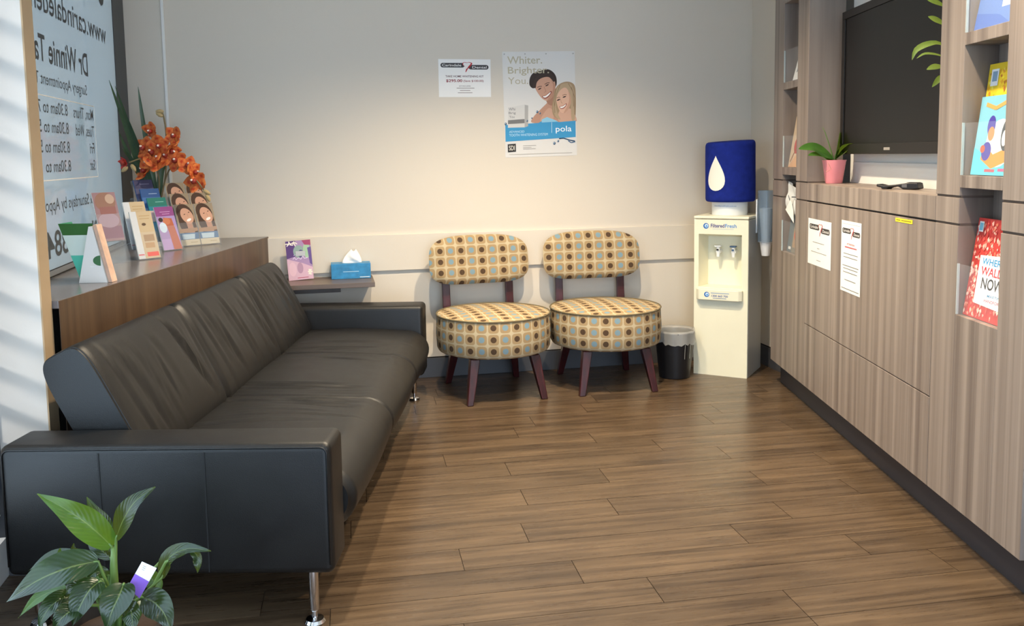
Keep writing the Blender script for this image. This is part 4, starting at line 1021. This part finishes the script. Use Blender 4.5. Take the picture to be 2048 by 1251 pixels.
    bars(P, [(N(910, 0)[0], N(1035, 0)[0], N(0, 1010)[1]), (N(910, 0)[0], N(990, 0)[0], N(0, 1028)[1]), (N(910, 0)[0], N(1030, 0)[0], N(0, 1042)[1])], 'aaa49c', .005); bars(P, [(.05, .93, N(0, 1092)[1])], 'b8b2a8', .005)
    P.line([N(1300, 952), N(1345, 948), N(1400, 968), N(1455, 980)], .006, '26415f').line([N(1390, 975), N(1420, 995), N(1458, 985)], .005, '31577c')
    for x, y, s in ((1255, 995, .018), (1292, 975, .014), (1085, 685, .016), (1112, 700, .012), (1035, 745, .01), (990, 770, .012), (786, 795, .016)): u, v = N(x, y); P.ell(u, v, s, s*.8, '33506e', n=10).ell(u-.004, v+.003, s*.5, s*.4, 'a9bccb', n=8)
    P.build('print', r)
    for x in (765, 960, 1160, 1420):
        u, v = N(x, 128); mb = MB(); mb.tube([(u*W, -.0009, v*H), (u*W, -.004, v*H)], .004, 8); mb.build('pin', simple('clear pin', 'a8a49c', .3), r)
    a, b, c = onwall(878, 194), onwall(982, 191), onwall(876, 118); W = (b-a).length; H = (c-a).length
    r = sheet('notice', a-WD*.0008, ROOM_A, W, H, 'white landscape price notice on the back wall beside the poster', 'notice')
    P = Print(W, H, .0008); dental_logo(P, .04, .96, .79, .2)
    P.text('TAKE HOME WHITENING KIT', .13, .52, .86, .575, '5c2a30', .012).text('$295.00', .14, .385, .45, .47, '8c2430', .02).text('(Save $100.00)', .47, .385, .86, .455, '8c2430', .01).text('KIT INCLUDES:', .39, .275, .61, .305, '5c4a4c', .004)
    bars(P, [(.34, .68, .235), (.4, .6, .175), (.36, .64, .115)], 'a59a98', .018); P.build('print', r)
poster()

# ================================================================ ON THE WINDOW LEDGE
def local_root(name, A, ang, label, cat, group=None): return tag(empty(name, A, ang), label, cat, group)
def aframe():
    A = at_z(158, 566, SILLZ); r = local_root('leaflet_stand', (A.x, A.y, SILLZ), radians(2), 'white card A-frame leaflet stand at the near end of the window ledge', 'leaflet stand')
    H, B, D = .197, .098, .05; ap = .050
    for y in (0, D): mb = MB(); mb.prism([(0, .0005), (B, .0005), (ap+.006, H), (ap-.006, H)], y, y+.0015, 'y'); mb.build('end_panel', PAPER, r)
    mb = MB(); mb.add([(B+.001, 0, .0005), (B+.001, D, .0005), (ap+.006, D, H), (ap+.006, 0, H)], [(0, 1, 2, 3)]); mb.build('sloping_panel', PAPER, r); mb = MB(); mb.add([(0, 0, .0005), (0, D, .0005), (ap-.006, D, H), (ap-.006, 0, H)], [(3, 2, 1, 0)]); mb.build('sloping_panel', PAPER, r)
    P = Print(1, 1, .0004); P.ell(.079, .078, .026, .018, '4b7a52', n=18, a0=pi*.5, a1=pi*1.5).rect(.042, .0555, .082, .0595, 'f8f8f6'); P.build('cut_out', r)
    r2 = local_root('leaflet', loc2w(r, (B+.003, .004, 0)), radians(2), 'peach leaflet leaning on the white A-frame stand', 'leaflet'); s = (ap+.006-B)/H
    mb = MB(); mb.add([(0, 0, .001), (.012, 0, .001), (.012, .045, .001), (0, .045, .001), (s*.205, 0, .203), (s*.205+.012, 0, .203), (s*.205+.012, .045, .203), (s*.205, .045, .203)], [(3, 2, 1, 0), (4, 5, 6, 7), (0, 1, 5, 4), (1, 2, 6, 5), (2, 3, 7, 6), (3, 0, 4, 7)]); mb.build('sheets', simple('peach leaflet', 'd8b39c', .6, var=.15, vscale=25), r2)
    for k, (cl, lab, dx, hh, top) in enumerate((('3c8f6c', 'green leaflets fanned out behind the white A-frame stand', -.012, .205, '3c6e34'), ('9fd4c6', 'pale green leaflet inside the white A-frame stand', .004, .195, 'c9a37a'))):
        q = local_root('leaflet', loc2w(r, (dx-.004+.03*k*0, .054+.012*k, 0)), radians(2), lab, 'leaflet')
        tl = .068
        V = [(0, 0, .001), (.004, 0, .001), (.004, .1, .001), (0, .1, .001)]+[(-tl, 0, hh), (-tl+.004+.02*k, 0, hh), (-tl+.004+.02*k, .1, hh), (-tl, .1, hh)]
        V = [(x, y+.0, z) for x, y, z in V]
        mb = MB(); mb.add(V, [(3, 2, 1, 0), (4, 5, 6, 7), (0, 1, 5, 4), (1, 2, 6, 5), (2, 3, 7, 6), (3, 0, 4, 7)]); mb.build('sheets', simple('leaf '+cl, cl, .6, var=.1, vscale=10), q)
        P = Print(.07, hh, .0005); f = -tl/.07
        P.poly([(0, 0), (.75, 0), (.75+f*.0, .45), (f*.45, .45)], '5fcfb4' if k == 0 else '7fdcc4').poly([(f*.45, .45), (.75, .45), (.75, .8), (f*.8, .8)], 'e2efe6' if k == 0 else 'cfe6d2').poly([(f*.8, .8), (.75, .8), (.75, 1), (f, 1)], top); P.build('print', q)
aframe()
def face(P, cx, cz, s, hair='4a342a', skin='cf9f86'):
    P.ell(cx-s*.1, cz+s*.06, s*.98, s*.6, hair, rot=.4).poly([(cx-s*1.05, cz+s*.05), (cx-s*.2, cz-s*.1), (cx+s*.1, cz-s*1.0), (cx+s*.2, cz-s*1.35), (cx-s*.6, cz-s*1.2), (cx-s*1.0, cz-s*.6)], hair).poly([(cx+s*.55, cz+s*.3), (cx+s*.95, cz-s*.2), (cx+s*1.15, cz-s*1.1), (cx+s*.75, cz-s*1.2), (cx+s*.6, cz-s*.3)], hair)
    P.poly([(cx-s*.15, cz-s*.4), (cx+s*.5, cz-s*.4), (cx+s*.75, cz-s*1.2), (cx+s*.1, cz-s*1.25)], 'b88870').ell(cx+s*.12, cz-s*.06, s*.72, s*.48, skin, rot=.45).ell(cx+s*.28, cz-s*.3, s*.32, s*.075, 'f4eee8', rot=.4).ell(cx-s*.16, cz+s*.03, s*.12, s*.025, '5a4036', rot=.4).ell(cx+s*.42, cz+s*.14, s*.12, s*.025, '5a4036', rot=.4).line([(cx+s*.16, cz+s*.05), (cx+s*.26, cz-s*.14)], .0012, 'a87860')
def leaflet_art(kind, W, H):
    P = Print(W, H, .0004, .00002)
    if kind == 'smile':
        P.rect(0, 0, 1, 1, '9c8c76').rect(0, 0, 1, .14, 'c8bda6'); face(P, .52, .74, .42); P.rect(.0, .14, 1, .3, '5c7a9c').poly([(.12, .15), (.75, .15), (.8, .27), (.1, .27)], 'b9cbd6').poly([(0, .32), (.5, .3), (1, .34), (1, .42), (0, .4)], 'a88468'); bars(P, [(.5, .86, .07)], 'a0906f', .012)
    if kind == 'cream':
        P.rect(0, 0, 1, 1, 'bda888').rect(0, 0, .3, 1, 'c9cbce').rect(.42, .36, .9, .5, '9c7a52').rect(.42, .22, .85, .33, 'b08a5c').ell(.55, .72, .1, .03, '5a4636').rect(.42, .04, .95, .13, 'd6402e').rect(.02, .07, .28, .1, 'c86a72'); bars(P, [(.4, .9, .9), (.4, .85, .84)], 'a88c60', .012)
    if kind == 'blue': P.rect(0, 0, 1, 1, '4f78b0').rect(0, .8, 1, 1, '3a5c92').rect(0, .3, 1, .55, '8fb0d4'); bars(P, [(.4, .85, .88)], 'a9c0de', .014)
    if kind == 'slate': P.rect(0, 0, 1, 1, '4c4a66').rect(0, .5, 1, .8, '5f6080'); bars(P, [(.3, .8, .9)], '8a88a4', .014)
    if kind == 'teal': P.rect(0, 0, 1, 1, '2f8a9c').rect(0, .8, 1, 1, '2f7a6e').rect(0, .45, 1, .7, 'e0c4c4').rect(0, .1, 1, .42, '3a9cc0'); bars(P, [(.4, .85, .9)], '8fc8bc', .014)
    if kind == 'purple': P.rect(0, 0, 1, 1, 'a88fc0').rect(0, .78, 1, 1, '8f4a86').poly([(.35, .75), (.8, .72), (.95, .2), (1, .0), (.55, 0), (.5, .4)], 'b5654a').ell(.5, .66, .2, .08, 'c47a58').ell(.2, .7, .12, .05, '3a3434').ell(.25, .52, .2, .12, 'cfe0ee').rect(0, 0, .5, .25, 'b79ccc'); bars(P, [(.25, .8, .88), (.35, .75, .83)], 'c898c4', .014)
    if kind == 'rose': P.rect(0, 0, 1, 1, '94747a').ell(.5, .8, .45, .2, '8f6a5c').ell(.72, .86, .2, .1, 'b79c8a').rect(0, .05, 1, .3, '82586a').ell(.5, .42, .45, .15, 'a58a98').rect(.2, .55, .9, .7, '8f5f5c')
    return P
def leaflet(o, ang, lean, kind, label, group=None, W=.099, H=.21, th=.006):
    r = empty('brochure', o, ang); r.rotation_euler = (-lean, 0, ang); r.rotation_mode = 'XYZ'; tag(r, label, 'brochure', group)
    mb = MB(); mb.box((0, 0, 0), (W, th, H)); mb.build('sheets', {'teal': inks('1f8aa0'), 'blue': inks('2f62a0'), 'slate': inks('2a5a90')}.get(kind, PAPER), r)
    leaflet_art(kind, W, H).build('print', r)
def holder(A, ang, cols, tiers, kinds, labels, hlabel, up=.05, back=.04, lean=radians(20), raise0=.008, W=.099, group=None):
    r = empty('brochure_holder', (A.x, A.y, SILLZ), ang); tag(r, hlabel, 'brochure holder', None)
    Wt = cols*(W+.004)+.004; mb = MB(); sl = math.tan(lean)
    M = Matrix.Translation(Vector((A.x, A.y, SILLZ))) @ Matrix.Rotation(ang, 4, 'Z')
    k = 0
    for t in range(tiers):
        y0, z0 = t*back, t*up
        def q(y, z, h, nm, th=.0025):
            mb = MB(); mb.add([(0, y, z), (Wt, y, z), (Wt, y+sl*h, z+h), (0, y+sl*h, z+h), (0, y+th, z), (Wt, y+th, z), (Wt, y+th+sl*h, z+h), (0, y+th+sl*h, z+h)], [(0, 1, 2, 3), (7, 6, 5, 4), (0, 4, 5, 1), (1, 5, 6, 2), (2, 6, 7, 3), (3, 7, 4, 0)]); mb.build(nm, ACRYL, r)
        q(y0, z0+.001, .115, 'pocket_front'); q(y0+.02, z0+.001, .2 if t == tiers-1 else .12, 'pocket_back')
        mb = MB(); mb.box((0, y0+.003, z0+.001), (Wt, y0+.0195, z0+.004)); mb.build('pocket_floor', ACRYL, r)
        for c in range(cols):
            if kinds[k]:
                p = M @ Vector((.004+c*(W+.004), y0+.0065, z0+.005+(raise0 if t == 0 else 0)*0)); leaflet(p, ang, lean, kinds[k], labels[k], group)
            k += 1
    for x in (0, Wt-.0025):                              # side cheeks
        d = (tiers-1)*back; h = (tiers-1)*up
        pl = [(.0, .0005), (d+.05, .0005), (d+.055+sl*.12, h+.12), (d+.02+sl*.12, h+.12), (sl*.06, .06)]
        mb = MB(); mb.prism(pl, x-.003 if x == 0 else x+.003, x-.0005 if x == 0 else x+.0055, 'x'); mb.build('side_cheek', ACRYL, r)
    return r
row = ['front', 'middle', 'back']
holder(at_z(364, 494, SILLZ), radians(47), 2, 3, ['smile']*6, ['%s-tier smiling woman brochure on the %s of the clear stand' % (row[t], ('left', 'right')[c]) for t in range(3) for c in range(2)], 'clear stepped stand of smiling woman brochures nearest the back wall', up=.052, back=.042, lean=radians(18), group='smiling woman brochures')
holder(at_z(329, 503, SILLZ), radians(56), 1, 4, ['purple', 'teal', 'blue', 'slate'], ['purple brochure with orange picture in the lowest tier', 'teal brochure behind the purple one', 'blue brochure behind the teal one', 'slate blue brochure in the highest tier'], 'clear stepped stand of purple, teal and blue brochures', up=.042, back=.05, lean=radians(18))
holder(at_z(279, 521, SILLZ), radians(52), 1, 2, ['cream', 'cream'], ['front cream brochure with red logo in the two-tier stand', 'rear cream brochure in the two-tier stand'], 'clear two-tier stand of cream brochures', up=.04, back=.05, lean=radians(18), group=None)
holder(at_z(212, 529, SILLZ), radians(52), 1, 2, [None, 'rose'], ['', 'dusty pink photo brochure in the tall clear stand'], 'mostly empty clear stand holding one pink brochure', up=.088, back=.022, lean=radians(18))

def orchids():
    b = Vector((-1.745, 4.42, SILLZ)); r = empty('orchid_arrangement', b); tag(r, 'orange orchids with long strap leaves in a white vase on the ledge', 'flower arrangement')
    mb = MB(); mb.lathe([(.04, 0), (.043, .003), (.055, .19), (.058, .2), (.05, .2), (.045, .18)], 28, cap1=False); mb.build('vase', WPLAST, r, smooth=True)
    mb = MB(); mb.lathe([(0, .175), (.048, .172)], 18, cap0=False, cap1=False); mb.build('moss', SOIL, r)
    base = b+Vector((0, 0, .17))
    def sl(pts, w_, seed=0): blade(r, [base]+[at_y(x, y, Y) for x, y, Y in pts], w_, STRAP, 'strap_leaf', fold=.25, up=(.3, -1, 0), nv=18, nu=4, prof=lambda t: max(.05, (min(1, t*4+.55))*(1-t**3.5)))
    sl([(282, 345, 4.36), (252, 255, 4.22), (218, 160, 4.08)], .026); sl([(290, 340, 4.36), (262, 262, 4.26), (230, 172, 4.12)], .024); sl([(294, 345, 4.38), (272, 285, 4.3), (249, 222, 4.2)], .03); sl([(280, 350, 4.34), (258, 310, 4.26), (237, 262, 4.16)], .024); sl([(285, 350, 4.34), (262, 318, 4.28), (244, 296, 4.2)], .022)
    sl([(302, 330, 4.4), (288, 255, 4.38), (276, 173, 4.36)], .028); sl([(322, 345, 4.42), (330, 330, 4.42), (335, 322, 4.42)], .03)
    def stem(pts, nm='stem', rr=.004, m=STEMB):
        mb = MB(); P = [base]+[at_y(*p) for p in pts]; Q = []
        for i in range(len(P)-1):
            for k in range(5): Q.append(P[i].lerp(P[i+1], k/5))
        Q.append(P[-1])
        for _ in range(3): Q = [Q[0]]+[(Q[i-1]+Q[i]*2+Q[i+1])/4 for i in range(1, len(Q)-1)]+[Q[-1]]
        mb.tube([q-b for q in Q], rr, 6); mb.build(nm, m, r, smooth='all')
    stem([(331, 360, 4.4), (334, 300, 4.36), (332, 258, 4.34), (326, 226, 4.34), (318, 221, 4.34)]); stem([(331, 355, 4.38), (342, 332, 4.34), (370, 340, 4.3), (395, 362, 4.28), (408, 380, 4.28), (414, 390, 4.28)]); stem([(320, 360, 4.38), (308, 320, 4.34), (285, 315, 4.3), (258, 325, 4.26)])
    # petals
    def petal(L, W, cup):
        mb = MB(); mb.grid(lambda u, v: ((u-.5)*W*max(.12, sin(pi*min(.97, .12+.83*v))**.8), -cup*v*v*L+.25*W*((u-.5)*2)**2*.4, v*L), 4, 7, uv=False); return mb
    pm = [petal(.056, .056, .3).build('petal', PETAL, mesh_only=True, smooth='all'), petal(.052, .044, .22).build('petal', PETAL, mesh_only=True, smooth='all')]
    pr = petal(.03, .026, .6).build('petal', PETALR, mesh_only=True, smooth='all')
    lb = MB(); lb.lathe([(.004, -.004), (.012, .004), (.013, .016), (.006, .022)], 10)
    lv = [(x, -z, y) for x, y, z in lb.v]; lb.v = lv; lm = lb.build('flower', LIP, mesh_only=True, smooth='all')
    cb = MB(); cb.lathe([(.0, 0), (.005, .004), (.005, .014), (0, .018)], 8, cap0=False, cap1=False); cb.v = [(x, -z-.012, y+.006) for x, y, z in cb.v]; cm = cb.build('column', LIPW, mesh_only=True, smooth='all')
    q = random.Random(12)
    fl_ = [(303, 262, 1, 0), (348, 272, 1.05, .5), (288, 296, 1.1, -.4), (318, 290, 1.1, .1), (342, 300, 1.05, .4), (316, 322, 1.2, .0), (290, 342, 1.1, -.2), (350, 320, 1.1, .4), (330, 310, 1, .2), (375, 332, 1.05, .5), (388, 345, 1.0, .7), (391, 362, 1.1, .3), (306, 305, 1.1, -.1), (296, 322, 1.05, -.3)]
    for k, (x, y, s, yaw) in enumerate(fl_):
        p = at_y(x, y, 4.31+q.uniform(-.03, .02)+.0*k)
        f = bpy.data.objects.new('flower', lm); COL.objects.link(f); f.parent = r; f.location = p-b; f.rotation_euler = (q.uniform(-.7, .6), q.uniform(-.9, .9), yaw+q.uniform(-.7, .7)); f.scale = (s*q.uniform(.85, 1.05),)*3
        for i in range(5):
            o = bpy.data.objects.new('petal', pm[i % 2]); COL.objects.link(o); o.parent = f; o.rotation_euler = (q.uniform(-.25, .2), 2*pi*i/5+q.uniform(-.15, .15), q.uniform(-.2, .2))
        o = bpy.data.objects.new('column', cm); COL.objects.link(o); o.parent = f
    p = at_y(250, 325, 4.25); f = bpy.data.objects.new('flower', lm); COL.objects.link(f); f.parent = r; f.location = p-b; f.rotation_euler = (.2, 0, -.6)
    for i in range(5): o = bpy.data.objects.new('petal', pr); COL.objects.link(o); o.parent = f; o.rotation_euler = (0, 2*pi*i/5, 0)
    bud = MB(); bud.lathe([(.0, 0), (.008, .006), (.011, .02), (.007, .034), (.0, .042)], 10, cap0=False, cap1=False); bm_ = bud.build('bud', simple('tan bud', 'b0986a', .6), mesh_only=True, smooth='all')
    for x, y, Y, ry in ((328, 223, 4.34, -1.5), (327, 233, 4.34, -1.1), (406, 380, 4.28, 2.1), (412, 388, 4.28, 2.7), (256, 333, 4.24, -2.2), (262, 328, 4.24, 2.6)):
        o = bpy.data.objects.new('bud', bm_); COL.objects.link(o); o.parent = r; o.location = at_y(x, y, Y)-b; o.rotation_euler = (0, ry, 0)
orchids()

# ================================================================ PEACE LILY in the foreground
def lily():
    Y = 1.93; c = at_y(232, 1225, Y); b = Vector((c.x, Y, 0)); r = empty('peace_lily', b); tag(r, 'glossy green peace lily in front of the sofa arm', 'plant')
    RZ = .235
    mb = MB(); mb.lathe([(.075, 0), (.078, .004), (.105, RZ-.02), (.112, RZ-.02), (.114, RZ), (.104, RZ), (.1, RZ-.03)], 32, cap1=False); mb.build('pot', TERRA, r, smooth=True)
    mb = MB(); mb.lathe([(0, RZ-.022), (.1, RZ-.028)], 24, cap0=False, cap1=False); mb.build('soil', SOIL, r)
    crown = b+Vector((0, 0, RZ-.03))
    K = lambda x, y, d=0: at_y(x/4.157, 950+y/4.157, Y+d)
    def leaf(pts, w_, mat=LILY, up=(0, -.8, .5), fold=.22, stem=None, wave=.002, seed=0):
        Pp = [K(*p) for p in pts]; blade(r, Pp, w_/4.157*Y/1794, mat, 'leaf', fold=fold, up=up, nu=8, nv=20, wave=wave, seed=seed, prof=lambda t: max(.03, abs(sin(pi*min(1., (.06+.94*t)**.78)))**1.15))
        s0 = crown+Vector(((Pp[0].x-crown.x)*.18, (Pp[0].y-crown.y)*.18, 0)); mid = stem and K(*stem) or s0.lerp(Pp[0], .55)+Vector((0, 0, .02))
        mb = MB(); Q = [s0, s0.lerp(mid, .5)+Vector((0, 0, .004)), mid, mid.lerp(Pp[0], .6), Pp[0], Pp[0].lerp(Pp[1], .15)]; mb.tube([q-b for q in Q], [.005, .0045, .004, .0035, .003, .002], 7); mb.build('leaf_stalk', STEMG, r, smooth='all')
    leaf([(930, 590, 0), (760, 430, -.02), (560, 290, -.03), (310, 152, -.02)], 250, LILYY, up=(.35, -.85, .35), fold=.35, stem=(950, 760, 0))
    leaf([(965, 520, 0), (1030, 360, -.02), (1130, 210, -.02), (1292, 95, 0)], 190, LILY, up=(-.3, -.9, .2), stem=(960, 700, 0))
    leaf([(930, 560, .03), (860, 430, .04), (790, 310, .05), (722, 180, .05)], 170, LILY, up=(.3, -.9, .2), stem=(940, 740, .02))
    leaf([(925, 690, .03), (840, 620, .03), (770, 560, .04), (700, 505, .05)], 130, LILY, up=(.2, -.9, .4), stem=(940, 800, .02))
    leaf([(815, 712, -.03), (560, 770, -.06), (300, 880, -.08), (52, 1052, -.08)], 300, LILY, up=(0, -.75, .65), stem=(890, 900, -.02))
    leaf([(1345, 850, .0), (1400, 690, .0), (1560, 610, -.02), (1755, 628, -.03)], 150, LILY, up=(0, -.7, .7), stem=(1180, 1000, -.01))
    leaf([(1330, 720, .05), (1450, 640, .06), (1540, 590, .06), (1580, 560, .06)], 110, LILY, up=(0, -.7, .6), stem=(1200, 860, .03))
    leaf([(1590, 620, .0), (1640, 670, -.01), (1645, 740, -.02), (1640, 815, -.02)], 90, LILY, up=(0, -1, .1), stem=(1380, 720, .0))
    leaf([(830, 880, -.05), (740, 960, -.08), (660, 1100, -.1), (600, 1255, -.11)], 250, LILY, up=(-.1, -.9, .5), stem=(900, 960, -.03), fold=.3)
    leaf([(1030, 900, -.05), (990, 1000, -.08), (930, 1130, -.1), (885, 1290, -.11)], 270, LILY, up=(.1, -.9, .5), stem=(1000, 960, -.03), fold=.3)
    leaf([(1180, 1010, -.02), (1290, 1060, -.05), (1370, 1160, -.07), (1425, 1300, -.08)], 240, LILY, up=(.2, -.9, .5), stem=(1090, 1060, -.02))
    leaf([(600, 1000, -.03), (480, 1040, -.06), (380, 1140, -.08), (310, 1290, -.09)], 180, LILY, up=(-.2, -.9, .5), stem=(800, 1010, -.02))
    leaf([(560, 960, .02), (440, 960, .02), (290, 1040, .01), (150, 1185, 0)], 130, LILYY, up=(0, -.7, .7), stem=(780, 960, .02))
    leaf([(740, 760, .06), (560, 690, .07), (400, 700, .07), (238, 790, .06)], 170, LILY, up=(0, -.7, .7), stem=(860, 880, .04))
    leaf([(620, 760, .04), (540, 700, .04), (500, 650, .04), (498, 605, .04)], 80, LILYY, up=(.2, -.9, .3), stem=(820, 900, .03))
    leaf([(700, 700, .06), (640, 650, .06), (612, 610, .06), (612, 565, .06)], 80, LILY, up=(.2, -.9, .3), stem=(840, 880, .05))
    leaf([(1190, 830, .04), (1260, 860, .04), (1310, 910, .03), (1325, 985, .02)], 150, LILYY, up=(.1, -.9, .4), stem=(1080, 960, .03))
    leaf([(900, 830, .0), (820, 800, -.01), (760, 830, -.02), (730, 880, -.03)], 110, LILY, up=(0, -.7, .7), stem=(930, 930, 0))
    leaf([(700, 1080, -.07), (600, 1120, -.1), (500, 1200, -.12), (430, 1320, -.12)], 200, LILY, up=(-.1, -.8, .6), stem=(820, 1080, -.05))
    leaf([(780, 1000, -.02), (700, 940, -.03), (600, 930, -.04), (520, 1010, -.04)], 170, LILY, up=(0, -.7, .7), stem=(880, 1020, -.02))
    leaf([(1060, 1080, -.06), (1090, 1130, -.09), (1100, 1220, -.1), (1080, 1330, -.11)], 160, LILY, up=(0, -.9, .5), stem=(1010, 1080, -.04))
    mb = MB(); mb.tube([crown-b, K(950, 900)-b, K(945, 740)-b, K(945, 600)-b], [.011, .0095, .008, .005], 9); mb.build('main_stalk', STEMG, r, smooth='all')
    # nursery tag
    q = [K(1180, 715, -.03), K(1303, 770, -.03), K(1160, 1022, -.035), K(1062, 925, -.035)]
    t = [K(1180, 715, -.0285), K(1303, 770, -.0285), K(1160, 1022, -.0335), K(1062, 925, -.0335)]
    def quad(P_, nm, m, off=0): mb = MB(); mb.add([p-b+Vector((0, -off, 0)) for p in P_], [(0, 1, 2, 3)]); return mb.build(nm, m, r)
    mb = MB(); mb.add([p-b for p in q]+[p-b for p in t], [(3, 2, 1, 0), (4, 5, 6, 7), (0, 1, 5, 4), (1, 2, 6, 5), (2, 3, 7, 6), (3, 0, 4, 7)]); tg = mb.build('care_tag', PAPER, r)
    m1, m2 = q[0].lerp(q[3], .48), q[1].lerp(q[2], .44)
    mb = MB(); mb.add([p-b+Vector((0, -.0006, 0)) for p in (m1, m2, q[2], q[3])], [(3, 2, 1, 0)]); mb.build('purple_band', simple('purple band', '8a62c8', .4), tg)
    for k, (x0, y0, x1, y1) in enumerate(((1190, 750, 1215, 762), (1186, 765, 1208, 776), (1180, 780, 1200, 790))):
        mb = MB(); mb.tube([K(x0, y0, -.0312)-b, K(x1, y1, -.0312)-b], .0006, 4); mb.build('print_line', inks('9a968f'), tg)
    mb = MB(); mb.tube([K(1110, 980, -.034)-b, K(1090, 1100, -.03)-b, crown-b+Vector((.03, 0, .0))], .0018, 5); mb.build('tag_stake', PAPER, r)
    for pts in ([(1170, 1040), (1140, 1090), (1115, 1110)], [(1060, 1130), (1090, 1125), (1112, 1118)], [(1120, 1150), (1110, 1190), (1092, 1222)]):
        blade(r, [K(x, y, -.08) for x, y in pts], .012, simple('dried bract', 'd8c79c', .7), 'dried_bract', nv=6, nu=2)
lily()
